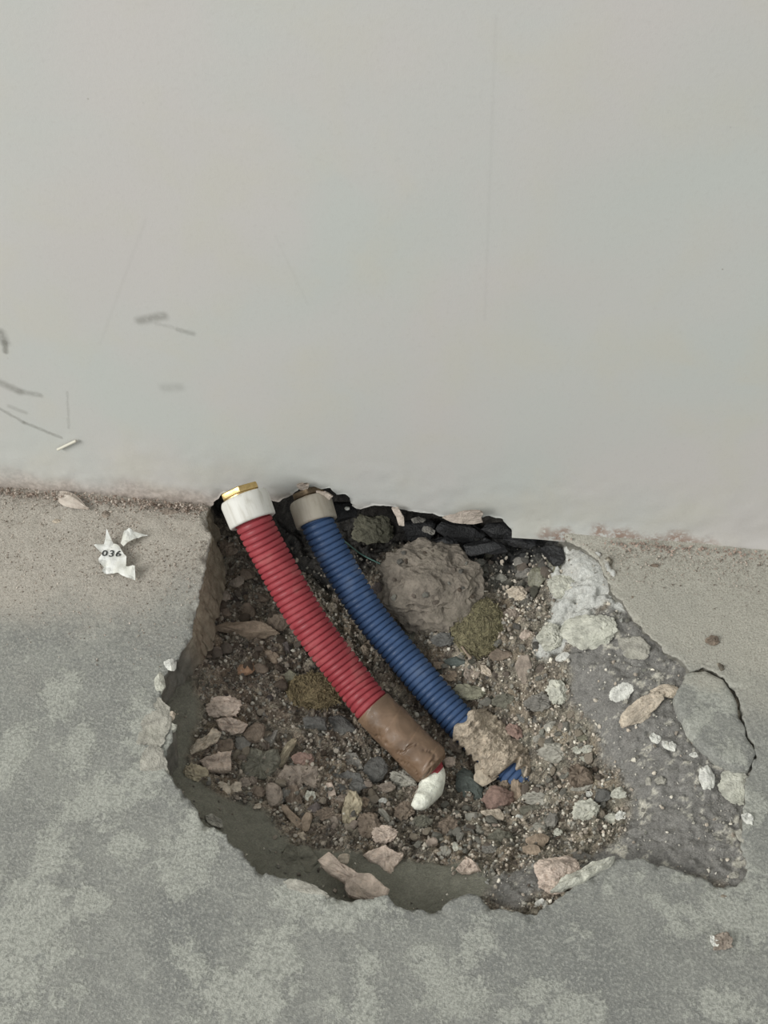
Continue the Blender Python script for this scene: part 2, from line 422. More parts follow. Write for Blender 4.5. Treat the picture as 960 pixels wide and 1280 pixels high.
PATCH = [(186, 905, 46, 60, 0), (196, 960, 40, 50, 0), (455, 1135, 70, 30, 0), (75, 870, 50, 70, 0), (100, 930, 40, 60, 20), (186, 925, 62, 100, 10), (170, 985, 70, 40, 30), (25, 1180, 130, 180, 0), (125, 1000, 120, 60, 10),
         (65, 1070, 50, 60, 0), (165, 1060, 40, 60, 60), (250, 1045, 75, 60, -30), (225, 1090, 60, 60, 0), (235, 1200, 40, 70, 70), (120, 1130, 50, 40, 0),
         (390, 1128, 100, 42, -15), (420, 1140, 130, 36, 0), (345, 1195, 70, 90, 0), (458, 1200, 40, 62, 0), (541, 1207, 52, 44, 0), (594, 1180, 38, 76, -20),
         (417, 1262, 26, 40, 0), (460, 1265, 50, 50, 0), (560, 1250, 80, 50, 0), (795, 1096, 34, 16, 0), (821, 1126, 56, 20, -45), (848, 1162, 34, 26, 0),
         (915, 1142, 130, 84, 10), (736, 1167, 20, 18, 0), (717, 1160, 17, 12, 0), (760, 1110, 14, 22, 0), (900, 1262, 92, 40, 0), (665, 1237, 44, 36, 0),
         (855, 1098, 22, 12, 0), (940, 1010, 30, 60, 0), (870, 860, 60, 30, -20), (890, 905, 20, 60, 50), (905, 850, 70, 26, 0), (10, 940, 50, 70, 0), (300, 1250, 120, 70, 0),
         (720, 1265, 90, 40, 20), (640, 1270, 40, 30, 0)]
pale = np.zeros(ntot)
for q in PATCH: pale = np.maximum(pale, blob(*q))
dk = np.maximum(blob(700, 1190, 330, 110, -12), blob(240, 1160, 110, 150, 0))
rimm = np.zeros(ntot); rimm[len(FV):] = 1
set_col(me_floor, 'msk', np.column_stack([dust, pale, rimm]))
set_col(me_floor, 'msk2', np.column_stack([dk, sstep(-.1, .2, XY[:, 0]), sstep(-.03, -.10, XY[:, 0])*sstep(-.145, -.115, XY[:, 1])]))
m = NT('floor_screed'); m.set('Roughness', .88); m.set('Specular IOR Level', .3)
ms = m.sep(m.attr('msk')); ms2 = m.sep(m.attr('msk2'))
nA = m.noise(26, 6, .62, .3); nB = m.noise(120, 5, .65); nC = m.noise(520, 4, .7); nD = m.noise(1300, 2, .6); nE = m.noise(60, 6, .7, .6)
grey = m.mix(m.mr(nA, .3, .7), lin((132, 132, 127)), lin((147, 147, 140)))
grey = m.mix(m.math('MULTIPLY', ms2[0], .55), grey, lin((116, 117, 114)))
grey = m.mix(m.mr(nB, .52, .72, 0, .55), grey, lin((156, 156, 149)))
grey = m.mix(m.mr(nB, .46, .28, 0, .5), grey, lin((124, 125, 121)))
grey = m.mix(m.mr(nC, .48, .66, 0, .8), grey, lin((168, 168, 160)))
nG = m.noise(260, 4, .7)
grey = m.mix(m.mr(nG, .54, .72, 0, .42), grey, lin((164, 164, 155)))
grey = m.mix(m.mr(nG, .44, .28, 0, .38), grey, lin((118, 119, 115)))
grey = m.mix(m.mr(nC, .47, .30, 0, .65), grey, lin((112, 113, 109)))
pf = m.math('ADD', m.math('ADD', m.math('MULTIPLY', ms[1], .40), m.math('MULTIPLY', nE, .62)), m.math('MULTIPLY', nC, .30))
pf = m.math('ADD', pf, m.math('MULTIPLY', m.math('SUBTRACT', nB, .5), .75))
pf = m.mr(pf, .56, .80, 0, .72)
palec = m.mix(m.mr(nC, .35, .65), lin((148, 149, 140)), lin((186, 186, 176)))
col = m.mix(pf, grey, palec)
nH = m.noise(85, 6, .68, .4)
col = m.mix(m.math('MULTIPLY', m.mr(nH, .595, .635, 0, .75), m.mr(nA, .40, .62, .35, 1.0)), col, lin((172, 172, 163)))
col = m.mix(m.mr(nH, .40, .34, 0, .45), col, lin((122, 123, 120)))
sp = m.mr(m.voro(170), .0, .17, 1, 0)
col = m.mix(m.math('MULTIPLY', sp, m.mr(nB, .5, .62)), col, lin((178, 178, 170)))
sand = m.mix(ms2[1], lin((180, 173, 162)), lin((178, 175, 163)))
nF = m.noise(800, 3, .7)
sand = m.mix(m.mr(nF, .52, .30, 0, .75), sand, lin((128, 121, 110)))
sand = m.mix(m.mr(nC, .5, .3, 0, .5), sand, lin((148, 140, 129)))
sand = m.mix(m.mr(nF, .54, .70, 0, .7), sand, lin((206, 199, 187)))
df = m.mr(m.math('ADD', m.math('MULTIPLY', ms[0], .8), m.math('MULTIPLY', nC, .45)), .25, 1.1, 0, .95)
col = m.mix(df, col, sand)
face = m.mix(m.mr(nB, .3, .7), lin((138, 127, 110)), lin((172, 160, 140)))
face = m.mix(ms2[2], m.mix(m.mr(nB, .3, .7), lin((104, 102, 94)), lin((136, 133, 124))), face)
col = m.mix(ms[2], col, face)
m.color(col)
bm1 = m.bump(nD, .6, .0008); bm1 = m.bump(nC, .6, .0015, bm1); bm1 = m.bump(nB, .4, .0018, bm1); bm1 = m.bump(pf, .35, .0006, bm1); m.normal(bm1)
mat_floor = m.m
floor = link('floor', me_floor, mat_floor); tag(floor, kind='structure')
bed = link('soil_bed', me_bed, mat_bed, floor); tag(bed, 'brown soil and rubble bottom of the broken hole')

# ------------------------------------------------------------------ wall with its broken lower edge
WEDGE = [(262, 634), (270, 624), (283, 617), (300, 619), (318, 622), (335, 625), (348, 627), (358, 623), (367, 617), (377, 611), (386, 610), (394, 613), (402, 611),
         (411, 611), (419, 618), (428, 619), (437, 622), (441, 633), (452, 636), (470, 634), (486, 633), (498, 637), (510, 639), (524, 641), (540, 643),
         (556, 645), (580, 649), (596, 647), (612, 646), (624, 647), (632, 654), (640, 662)]
we = np.array([aty(x, y, 0.0)[[0, 2]] for x, y in WEDGE])
we = densify(we, .0016); wn = np.column_stack([fbm(we, 160, 3, 81), fbm(we, 160, 3, 82)])*.0022; we[1:-1] += wn[1:-1]
WX, WZ = 1.5, 1.5
bl = densify(np.array([[-WX, -.006], [we[0, 0]-.0005, -.006]]), .02); br = densify(np.array([[we[-1, 0]+.0005, -.006], [WX, -.006]]), .02)
wb_ = np.vstack([bl, we, br, [[WX, WZ], [-WX, WZ]]]); nwb = len(wb_)
wpts = np.vstack([grid_pts(-.42, .42, -.004, .10, .0032), grid_pts(-.45, .45, .10, .62, .012)])
c2 = grid_pts(-WX+.03, WX-.02, .01, WZ-.03, .06); c2 = c2[(np.abs(c2[:, 0]) > .46) | (c2[:, 1] > .63)]
wpts = np.vstack([wpts, c2])
wsd = sdf_poly(wpts, wb_); wpts = wpts[wsd < -.001]
res = delaunay_2d_cdt([Vector(p) for p in np.vstack([wb_, wpts]).tolist()], [], [list(range(nwb))], 1, 1e-7)
WV = np.array([tuple(v) for v in res[0]]); WT = [tuple(f) for f in res[2]]
low = sstep(.040, .0, WV[:, 1])
P3 = np.column_stack([WV[:, 0], np.zeros(len(WV)), WV[:, 1]])
left_ = sstep(.02, -.10, WV[:, 0])
yoff = fbm(P3, 5, 3, 91)*.0014 + low*(fbm(P3, 45, 4, 92)*.0008 + fbm(P3, 240, 3, 93)*(.0006+.0009*left_)) 
yoff -= sstep(.022, -.004, WV[:, 1])**2*(.0022+.0004*(1-left_))       # plaster swells out towards the floor
bandr = sstep(.09, .04, WV[:, 1])
yoff += bandr*fbm(P3, 90, 3, 94)*.0005
dist_e = np.full(len(WV), 1.0); tree = we
for a in range(0, len(WV), 4000):
    dist_e[a:a+4000] = np.sqrt(((WV[a:a+4000, None]-tree[None])**2).sum(2).min(1))
yoff += sstep(.006, 0, dist_e)*(.0006+.0012*np.clip(fbm(P3, 130, 3, 95)+.2, 0, 1))
V3 = np.column_stack([WV[:, 0], yoff, WV[:, 1]]).tolist()
key = {}
for k, v in enumerate(WV): key.setdefault((round(v[0], 6), round(v[1], 6)), k)
eidx = [key.get((round(p[0], 6), round(p[1], 6)), None) for p in we]
eidx = [int(np.argmin(((WV-we[k])**2).sum(1))) if q is None else q for k, q in enumerate(eidx)]
prev = eidx; wside = []
for d, up_ in ((.004, .0005), (.010, .0015), (.016, .001), (.030, .012), (.06, .04)):
    s0 = len(V3); base = np.array([V3[q] for q in eidx])
    nz = fbm(base+np.array([0, d, 0]), 150, 3, 97)*.0025
    V3 += np.column_stack([base[:, 0], d+0*base[:, 0], base[:, 2]+up_+nz*(1 if d < .02 else 0)]).tolist()
    cur = list(range(s0, s0+len(eidx)))
    for a in range(len(eidx)-1): wside.append((prev[a], prev[a+1], cur[a+1], cur[a]))
    prev = cur
me_wall = mesh('wall_back', V3, WT+wside, True)
V3 = np.array(V3)
grime = sstep(.026, .002, V3[:, 2]+fbm(V3, 30, 4, 98)*.012)*sstep(.06, -.10, V3[:, 0]-.02)
crumbr = np.zeros(len(V3))
for px, py, w in ((770, 668, 40), (850, 676, 45), (800, 676, 30), (700, 668, 30)):
    c = aty(px, py, 0); crumbr = np.maximum(crumbr, sstep(1.2, .3, np.sqrt(((V3[:, 0]-c[0])/(w*.0006))**2+((V3[:, 2]-c[2])/.010)**2)+fbm(V3, 120, 3, 99)*.6))
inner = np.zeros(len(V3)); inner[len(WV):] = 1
set_col(me_wall, 'msk', np.column_stack([grime, crumbr, inner]))
m = NT('wall_plaster'); m.set('Roughness', .8); m.set('Specular IOR Level', .25)
ms = m.sep(m.attr('msk'))
nA = m.noise(5.5, 4, .5, .4); nB = m.noise(14, 5, .55, .3); nC = m.noise(320, 4, .65); nD = m.noise(1000, 3, .6); nS = m.noise(3.2, 3, .36)
base = m.mix(m.mr(nA, .35, .65), lin((190, 192, 187)), lin((195, 191, 187)))
base = m.mix(m.mr(nB, .45, .72, 0, .6), base, lin((194, 191, 180)))
base = m.mix(m.mr(nS, .5, .7, 0, .5), base, lin((186, 188, 182)))
base = m.mix(m.mr(nC, .5, .8, 0, .12), base, lin((160, 154, 146)))
# scuffs: soft capsules lying on the wall
sepxyz = m.N.new('ShaderNodeSeparateXYZ'); m.L.new(m.co.outputs['Object'], sepxyz.inputs[0])
wx, wz = sepxyz.outputs[0], sepxyz.outputs[2]
scn = m.noise(220, 3, .6)
jit = m.math('MULTIPLY', m.math('SUBTRACT', m.noise(220, 4, .7), .5), .0050)
def scuff(col, p0, p1, w, dark, c):
    a = aty(*p0, 0)[[0, 2]]; b_ = aty(*p1, 0)[[0, 2]]; e = b_-a; L2 = float(e@e)
    dx = m.math('SUBTRACT', wx, float(a[0])); dz_ = m.math('SUBTRACT', wz, float(a[1]))
    t = m.math('DIVIDE', m.math('ADD', m.math('MULTIPLY', dx, float(e[0])), m.math('MULTIPLY', dz_, float(e[1]))), L2, True)
    qx = m.math('SUBTRACT', dx, m.math('MULTIPLY', t, float(e[0]))); qz = m.math('SUBTRACT', dz_, m.math('MULTIPLY', t, float(e[1])))
    d = m.math('SQRT', m.math('ADD', m.math('MULTIPLY', qx, qx), m.math('MULTIPLY', qz, qz)))
    d = m.math('ADD', d, jit)
    f = m.math('MULTIPLY', m.mr(d, w*.0001, w*.00085, dark, 0), m.mr(scn, .25, .6, .45, 1.0))
    return m.mix(f, col, c)
gk = lin((112, 110, 102))
for p0, p1, w, dk_ in (((175, 401), (204, 395), 7, .5), ((222, 412), (241, 417), 4, .4), ((196, 405), (216, 409), 3, .2), ((0, 415), (6, 428), 7, .6), ((6, 428), (7, 440), 4, .7),
                       ((0, 478), (24, 489), 7, .5), ((24, 489), (50, 494), 5, .42), ((0, 511), (30, 528), 3, .45), ((30, 528), (76, 547), 3, .5), ((12, 508), (32, 516), 4, .3), ((206, 485), (224, 484), 8, .22),
                       ((620, 20), (606, 400), 2, .06), ((84, 490), (86, 535), 2, .25), ((182, 275), (125, 430), 2.4, .06), ((345, 295), (385, 380), 2, .05)):
    base = scuff(base, p0, p1, w, dk_, gk)
pit = m.mr(m.voro(55), .0, .055, 1, 0)
base = m.mix(m.math('MULTIPLY', pit, m.mr(m.noise(20, 2), .55, .65)), base, lin((140, 136, 126)))
gr = m.mix(m.mr(nC, .3, .7), lin((150, 138, 128)), lin((188, 176, 166)))
base = m.mix(m.math('MULTIPLY', ms[0], .85), base, gr)
base = m.mix(m.math('MULTIPLY', ms[1], m.mr(nC, .35, .55)), base, lin((152, 132, 120)))
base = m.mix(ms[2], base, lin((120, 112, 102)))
m.color(base)
bb = m.bump(nD, .15, .0004); bb = m.bump(nC, .14, .0007, bb); bb = m.bump(nB, .08, .003, bb); m.normal(bb)
wall = link('wall_back', me_wall, m.m); tag(wall, kind='structure')

# ------------------------------------------------------------------ shape builders for rubble
_ico = {}
def ico(sub):
    if sub not in _ico:
        bm = bmesh.new(); bmesh.ops.create_icosphere(bm, subdivisions=sub, radius=1.0)
        V = np.array([v.co[:] for v in bm.verts]); Fc = [tuple(v.index for v in f.verts) for f in bm.faces]; bm.free()
        _ico[sub] = (V, Fc)
    return _ico[sub]
def chunk_mesh(name, sx, sy, sz, seed, sub=3, cuts=9, rough=.06):
    """angular broken stone: a ball cut by planes, then roughened"""
    r = np.random.default_rng(seed); V, Fc = ico(sub); V = V.copy()
    for k in range(cuts):
        n = r.normal(size=3); n /= np.linalg.norm(n); d = r.uniform(.48, .82)
        t = V@n; V = np.where((t > d)[:, None], V-np.outer(t-d, n), V)
    V /= np.abs(V).max(0)
    V += V*(fbm(V+seed, 2.2, 3, seed)*rough*2.6 + fbm(V+seed, 6, 3, seed+3)*rough*1.5)[:, None]
    return mesh(name, V*np.array([sx, sy, sz])*.5, Fc, False)
def lump_mesh(name, sx, sy, sz, seed, sub=4, rough=.20):
    V, Fc = ico(sub); V = V.copy()
    for k in range(6):
        n = np.random.default_rng(seed*10+k).normal(size=3); n /= np.linalg.norm(n); t = V@n; V = np.where((t > .78)[:, None], V-np.outer((t-.78)*.8, n), V)
    rd = 1-np.abs(fbm(V+seed*.7, 2.6, 4, seed+2, .6))*2.2
    r = 1 + fbm(V+seed*1.3, 1.7, 3, seed)*rough*1.7 + (rd-.5)*rough*.75 + fbm(V+seed, 5.5, 3, seed+5)*rough*1.3 + fbm(V+seed, 15, 2, seed+9)*rough*.6
    V = V*r[:, None]; V /= np.abs(V).max(0)
    return mesh(name, V*np.array([sx, sy, sz])*.5, Fc, sub > 4)
def mound_mesh(name, sx, sy, sz, seed):
    V, Fc = ico(5); V = V.copy()
    r = 1 + fbm(V+seed, 1.2, 3, seed)*.42 + fbm(V+seed, 4, 3, seed+1, .5)*.08 + fbm(V+seed, 20, 3, seed+2, .7)*.085 - np.clip(fbm(V+seed, 5, 3, seed+3)-.22, 0, 1)*.5
    V = V*r[:, None]; V /= np.abs(V).max(0)
    return mesh(name, V*np.array([sx, sy, sz])*.5, Fc, False)
def plate_mesh(name, outline, th, seed, rough=.42):
    """broken plate with an irregular outline: top dome rings, rough edge, underside"""
    o = densify(np.asarray(outline, float), max(.0008, np.ptp(outline, axis=0).max()/26), True)
    sz = np.ptp(o, axis=0).max()
    o = o + np.column_stack([fbm(o/sz, 5, 3, seed), fbm(o/sz, 5, 3, seed+1)])*sz*.045
    c = o.mean(0); n = len(o); V = []; Fc = []
    def ringv(s, zz, jit):
        p = c+(o-c)*s
        P = np.column_stack([p, np.full(n, zz)])
        P[:, 2] += fbm(P/sz, 3.5, 4, seed+2)*th*rough*1.5 + fbm(P/sz, 11, 2, seed+4)*th*jit*1.6
        P[:, :2] += (o-c)*(fbm(P/sz, 9, 2, seed+3)*.05*jit*4)[:, None]
        return P
    for s, zz, j in ((.25, .5, .25), (.5, .5, .25), (.72, .49, .25), (.88, .46, .25), (.97, .36, .25), (1.02, .10, .25), (1.0, -.2, .25), (.94, -.45, .15), (.4, -.5, .05)):
        V.append(ringv(s, zz*th, j))
    V = np.vstack(V); k = len(V)//n
    for r_ in range(k-1):
        for a in range(n):
            b2 = (a+1) % n; Fc.append((r_*n+a, (r_+1)*n+a, (r_+1)*n+b2, r_*n+b2))
    top = len(V); V = np.vstack([V, [[c[0], c[1], V[:n, 2].mean()]], [[c[0], c[1], -th*.5]]])
    for a in range(n):
        Fc.append((top, a, (a+1) % n)); Fc.append((top+1, (k-1)*n+(a+1) % n, (k-1)*n+a))
    return mesh(name, V, Fc, False)

view_n = lambda p: (CAM-p)/np.linalg.norm(CAM-p)
def frame(p, ang, tilt, nup):
    n = nup*(1-tilt)+view_n(p)*tilt; n = n/np.linalg.norm(n)
    a = math.radians(ang); x = right*math.cos(a)+up*math.sin(a); x = x-n*(x@n); x /= np.linalg.norm(x)
    y = np.cross(n, x)
    return x, y, n
def place(o, p, x, y, n):
    o.matrix_world = Matrix(((x[0], y[0], n[0], p[0]), (x[1], y[1], n[1], p[1]), (x[2], y[2], n[2], p[2]), (0, 0, 0, 1)))
SEED = [100]
def stone(name, kind, px, py, w, hh, ang, col, label, cat='rubble', group=None, tilt=.35, lift=.0, th=None, surf=None):
    SEED[0] += 1; sd_ = SEED[0]; r = np.random.default_rng(sd_)
    p = hit(px, py) if surf is None else surf
    s = depth(p)/F_PX
    nu = slope_n(p[0], p[1]) if sdf_poly(p[None, :2], hole_poly)[0] < 0 else np.array([0, 0, 1.0])
    nu = nu + r.normal(size=3)*.10; nu /= np.linalg.norm(nu)
    x, y, n = frame(p, ang, tilt, nu)
    fs = max(.55, float(n@view_n(p)))
    W_, H_ = w*s*1.12, hh*s*1.12
    if kind == 'chunk':
        T = th or .62*min(W_, H_); H2 = max(.6*H_, H_-.35*T)/fs**.6
        me = chunk_mesh(name, W_*1.06, H2*1.08, T, sd_, 4 if w > 19 else 3, r.integers(8, 13))
    elif kind == 'mound':
        T = th; H2 = H_/fs**.5; me = mound_mesh(name, W_, H2, T, sd_)
    elif kind == 'lump':
        T = th or .62*min(W_, H_); H2 = max(.6*H_, H_-.3*T)/fs**.6
        me = lump_mesh(name, W_*1.05, H2*1.05, T, sd_, 4 if w > 20 else 3)
    else:
        T = th or max(.0022, .17*min(W_, H_)); H2 = H_/fs
        k = r.integers(7, 10); a = np.sort(np.arange(k)/k*2*math.pi+r.uniform(-.25, .25, k)); rr = r.uniform(.82, 1.12, k)
        sq = (np.abs(np.cos(a))**4+np.abs(np.sin(a))**4)**(-.25*.6)
        ol = np.column_stack([np.cos(a)*rr*sq*W_*.5, np.sin(a)*rr*sq*H2*.5])
        ol = (ol-ol.min(0))/np.ptp(ol, axis=0)-.5; ol = ol*np.array([W_, H2])
        me = plate_mesh(name, ol, T, sd_)
    o = link(name, me, M(col))
    place(o, p - ray(px, py)*(T*(.30+lift)), x, y, n)
    tag(o, label, cat, group)
    return o
def plate_px(name, pts, th, col, label, cat='flake', tilt=.3, lift=.5, group=None, mat=None, dz=0.0, roll=0.0):
    """plate whose outline is measured; it lies on the ground at its own place with real thickness"""
    SEED[0] += 1; sd_ = SEED[0]
    c = np.mean(np.array(pts, float), 0); p = hit(*c); p = p - ray(*c)*(th*lift+dz)
    nu = slope_n(p[0], p[1]) if sdf_poly(p[None, :2], hole_poly)[0] < 0 else np.array([0, 0, 1.0])
    x, y, n = frame(p, roll, tilt, nu)
    ol = []
    for q in pts:
        d = ray(*q); t = ((p-CAM)@n)/(d@n); v = CAM+d*t-p; ol.append((v@x, v@y))
    ol = np.array(ol)
    area2 = np.sum(ol[:, 0]*np.roll(ol[:, 1], -1)-np.roll(ol[:, 0], -1)*ol[:, 1])
    if area2 < 0: ol = ol[::-1]
    o = link(name, plate_mesh(name, ol, th, sd_), mat or M(col)); place(o, p, x, y, n); tag(o, label, cat, group); return o

# ------------------------------------------------------------------ tubes
def spline(P, n):
    P = np.asarray(P, float); 
    e = np.vstack([2*P[0]-P[1], P, 2*P[-1]-P[-2]]); out = []
    for k in range(1, len(e)-2):
        p0, p1, p2, p3 = e[k-1:k+3]
        for t in np.linspace(0, 1, 40, endpoint=False):
            out.append(.5*((2*p1)+(-p0+p2)*t+(2*p0-5*p1+4*p2-p3)*t*t+(-p0+3*p1-3*p2+p3)*t**3))
    out.append(P[-1]); out = np.array(out)
    for _ in range(60): out[1:-1] = .25*out[:-2]+.5*out[1:-1]+.25*out[2:]
    s = np.concatenate([[0], np.cumsum(np.linalg.norm(np.diff(out, axis=0), axis=1))])
    u = np.linspace(0, s[-1], n)
    return np.column_stack([np.interp(u, s, out[:, k]) for k in range(3)]), s[-1]
class Path:
    def __init__(s, P):
        s.p, s.L = spline(P, 900); s.t = np.gradient(s.p, axis=0); s.t /= np.linalg.norm(s.t, axis=1)[:, None]
    def at(s, u):
        f = np.clip(u/s.L, 0, 1)*899
        p = np.array([np.interp(f, np.arange(900), s.p[:, k]) for k in range(3)]); t = np.array([np.interp(f, np.arange(900), s.t[:, k]) for k in range(3)])
        if u < 0: p = p + t*u
        if u > s.L: p = p+t*(u-s.L)
        t /= np.linalg.norm(t)
        nv = CAM-p; nv = nv-t*(nv@t); nv /= np.linalg.norm(nv); bi = np.cross(t, nv)
        return p, t, nv, bi
def sweep(name, path, us, rs, na=44, closed_ends=True, smooth=True, rfun=None):
    """tube around a path: radius rs[k] at arc length us[k]; rfun(u, angle, r) may roughen it"""
    V = []; A = np.arange(na)/na*2*math.pi
    for u, r in zip(us, rs):
        p, t, nv, bi = path.at(u)
        R = np.full(na, r) if rfun is None else rfun(u, A, r)
        V.append(p+np.outer(np.cos(A)*R, nv)+np.outer(np.sin(A)*R, bi))
    V = np.vstack(V); Fc = []
    for k in range(len(us)-1):
        for a in range(na):
            b2 = (a+1) % na; Fc.append((k*na+a, k*na+b2, (k+1)*na+b2, (k+1)*na+a))
    if closed_ends:
        Fc.append(tuple(range(na))[::-1]); Fc.append(tuple((len(us)-1)*na+a for a in range(na)))
    return mesh(name, V, Fc, smooth)
def ribs(u0, u1, pitch, R, dep):
    prof = ((0, 1), (.08, .45), (.16, .08), (.28, 0.0), (.50, -.06), (.72, 0.0), (.84, .08), (.92, .45))
    us, rs = [], []
    n = int((u1-u0)/pitch)
    for k in range(n):
        for a, d in prof: us.append(u0+(k+a)*pitch); rs.append(R-dep*d)
    return us, rs, u0+n*pitch

def plastic(name, c, dustc, amt=.5, rough=.45):
    m = NT(name); m.set('Roughness', rough); m.set('Specular IOR Level', .35)
    b0 = lin(c); nA = m.noise(60, 5, .6); nB = m.noise(700, 4, .7); nC = m.noise(2200, 2, .5)
    col = m.mix(m.mr(nA, .3, .7), b0*.86, b0*1.12)
    col = m.mix(m.mr(nA, .5, .78, 0, amt), col, dustc)
    col = m.mix(m.mr(nB, .60, .74, 0, amt*.9), col, dustc)
    m.color(col); m.L.new(m.mr(nA, .4, .7, rough, .85), m.b.inputs['Roughness'])
    m.normal(m.bump(nB, .25, .0004)); return m.m
def collar_mat(name, c, dirt):
    m = NT(name); m.set('Roughness', .5); m.set('Specular IOR Level', .4)
    mp = m.N.new('ShaderNodeMapping'); mp.inputs['Scale'].default_value = (1, 1, .12); m.L.new(m.co.outputs['Object'], mp.inputs[0])
    nA = m.noise(260, 4, .6, 0, mp.outputs[0]); nB = m.noise(90, 5, .65)
    col = m.mix(m.mr(nA, .45, .75, 0, .55), lin(c), lin(dirt)); col = m.mix(m.mr(nB, .52, .75, 0, .5), col, lin(dirt))
    m.color(col); m.normal(m.bump(nB, .3, .0005)); return m.m
def brass_mat(name, c, rough):
    m = NT(name); m.set('Metallic', 1.0); nA = m.noise(300, 4)
    m.color(m.mix(m.mr(nA, .4, .7), c, np.array(c)*.75)); m.L.new(m.mr(nA, .3, .7, rough*.7, rough*1.3), m.b.inputs['Roughness']); return m.m

def lathe(name, prof, na=64, hexa=None):
    """turned part, axis +Z; hexa = index range of profile rows pressed to six flats"""
    A = np.arange(na)/na*2*math.pi; V = []
    for k, (r, zz) in enumerate(prof):
        R = np.full(na, r)
        if hexa and k in hexa: R = np.minimum(r/math.cos(math.pi/6)*.985, r/np.cos((A % (math.pi/3))-math.pi/6))
        V.append(np.column_stack([np.cos(A)*R, np.sin(A)*R, np.full(na, zz)]))
    V = np.vstack(V); Fc = []
    for k in range(len(prof)-1):
        for a in range(na):
            b2 = (a+1) % na; Fc.append((k*na+a, k*na+b2, (k+1)*na+b2, (k+1)*na+a))
    me = mesh(name, V, Fc, True); 
    return me
def smooth_by_angle(me, deg=32):
    bm = bmesh.new(); bm.from_mesh(me); bm.normal_update()
    for e in bm.edges:
        if len(e.link_faces) == 2 and e.calc_face_angle(0) > math.radians(deg): e.smooth = False
    bm.to_mesh(me); bm.free()

def build_pipe(pts, R, collR, collL, pitch, colr, label, group, u_end, collar_m, brass_m, nutR, nut_off):
    P = [atz(x, y, z_) for x, y, z_ in pts]
    path = Path(P)
    root = bpy.data.objects.new('corrugated_pipe', None); COL.objects.link(root); root.empty_display_size = .02
    tag(root, label, 'pipe', group)
    us, rs, ue = ribs(collL*.55, u_end if u_end else path.L, pitch, R, .0019)
    o = link('conduit', sweep('conduit', path, us, rs, 52), colr, root)
    p, t, nv, bi = path.at(0.0)
    ax = -t; X = nv; Y = np.cross(ax, X)
    def seat(o_, off=0.0, side=(0, 0)):
        q = p + ax*off + X*side[0] + Y*side[1]
        o_.matrix_basis = Matrix(((X[0], Y[0], ax[0], q[0]), (X[1], Y[1], ax[1], q[1]), (X[2], Y[2], ax[2], q[2]), (0, 0, 0, 1)))
    r = collR; L = collL; e = .0022
    me = lathe('end_collar', [(R*.97, -L+.001), (r*.95-.001, -L), (r*.96, -L+.0006), (r*.975, -L+.002), (r, -e*1.6), (r-.0006, -e*.7), (r-e*.6, -e*.2), (r-e*1.5, 0), (r*.66, 0), (r*.62, -.001), (r*.62, -.006)])
    o = link('end_collar', me, collar_m, root); seat(o)
    nr = nutR
    me = lathe('brass_nut', [(nr*.92, -.004), (nr*.92, .0006), (nr*.985, .0009), (nr, .0014), (nr, .0048), (nr*.975, .0054), (nr*.90, .0057), (nr*.66, .0057), (nr*.62, .0052), (nr*.60, -.003)], 72, hexa=set(range(1, 7)))
    smooth_by_angle(me, 25)
    o = link('brass_nut', me, brass_m, root); seat(o, .0004, nut_off)
    me = lathe('inner_tube', [(nr*.59, -.006), (nr*.59, .0052), (nr*.50, .0055), (nr*.47, .0048), (nr*.47, -.006)])
    o = link('inner_tube', me, brass_m, root); seat(o, .0, nut_off)
    return root, path

RED = plastic('red_plastic', (148, 58, 64), lin((166, 124, 118)), .36)
BLUE = plastic('blue_plastic', (56, 80, 116), lin((118, 126, 138)), .36)
WHITE_P = collar_mat('white_plastic', (210, 208, 201), (164, 158, 144))
DIRTY_SHADED_P = collar_mat('grey_plastic', (160, 153, 140), (130, 121, 107))  # collar of the blue pipe: dirt plus some shade put into its colour
BRASS = brass_mat('brass', (.62, .45, .20), .36)
BRASS_D = brass_mat('brass_dark', (.16, .12, .08), .6)
red_pts = [(304, 620, .048), (318, 655, .036), (342, 701, .017), (386, 778, -.012), (438, 848, -.037), (468, 886, -.047), (541, 960, -.066), (560, 977, -.071)]
blue_pts = [(387, 624, .019), (398, 657, .009), (425, 709, -.012), (462, 769, -.034), (505, 822, -.051), (568, 896, -.070), (612, 937, -.079), (650, 972, -.086), (668, 990, -.092)]
L_red = Path([atz(*q) for q in red_pts]).L
def u_of(path, px, py):
    best = min(range(900), key=lambda k: np.linalg.norm(np.cross(path.p[k]-CAM, ray(px, py)))); return best/899*path.L
tmp = Path([atz(*q) for q in red_pts]); u_tape0 = u_of(tmp, 466, 884); u_tape1 = u_of(tmp, 543, 962)
red, rp = build_pipe(red_pts, .0141, .0186, .0212, .0047, RED, 'red corrugated pipe with a white end collar, its lower end wrapped in brown tape', None, u_tape0+.012, WHITE_P, BRASS, .0138, (0.0004, -.0010))
blue, bp_ = build_pipe(blue_pts, .0130, .0168, .0205, .0046, BLUE, 'blue corrugated pipe with a dusty grey end collar darkened by painted shade, its lower end crusted with mortar', None, None, DIRTY_SHADED_P, BRASS_D, .0122, (0, .0005))
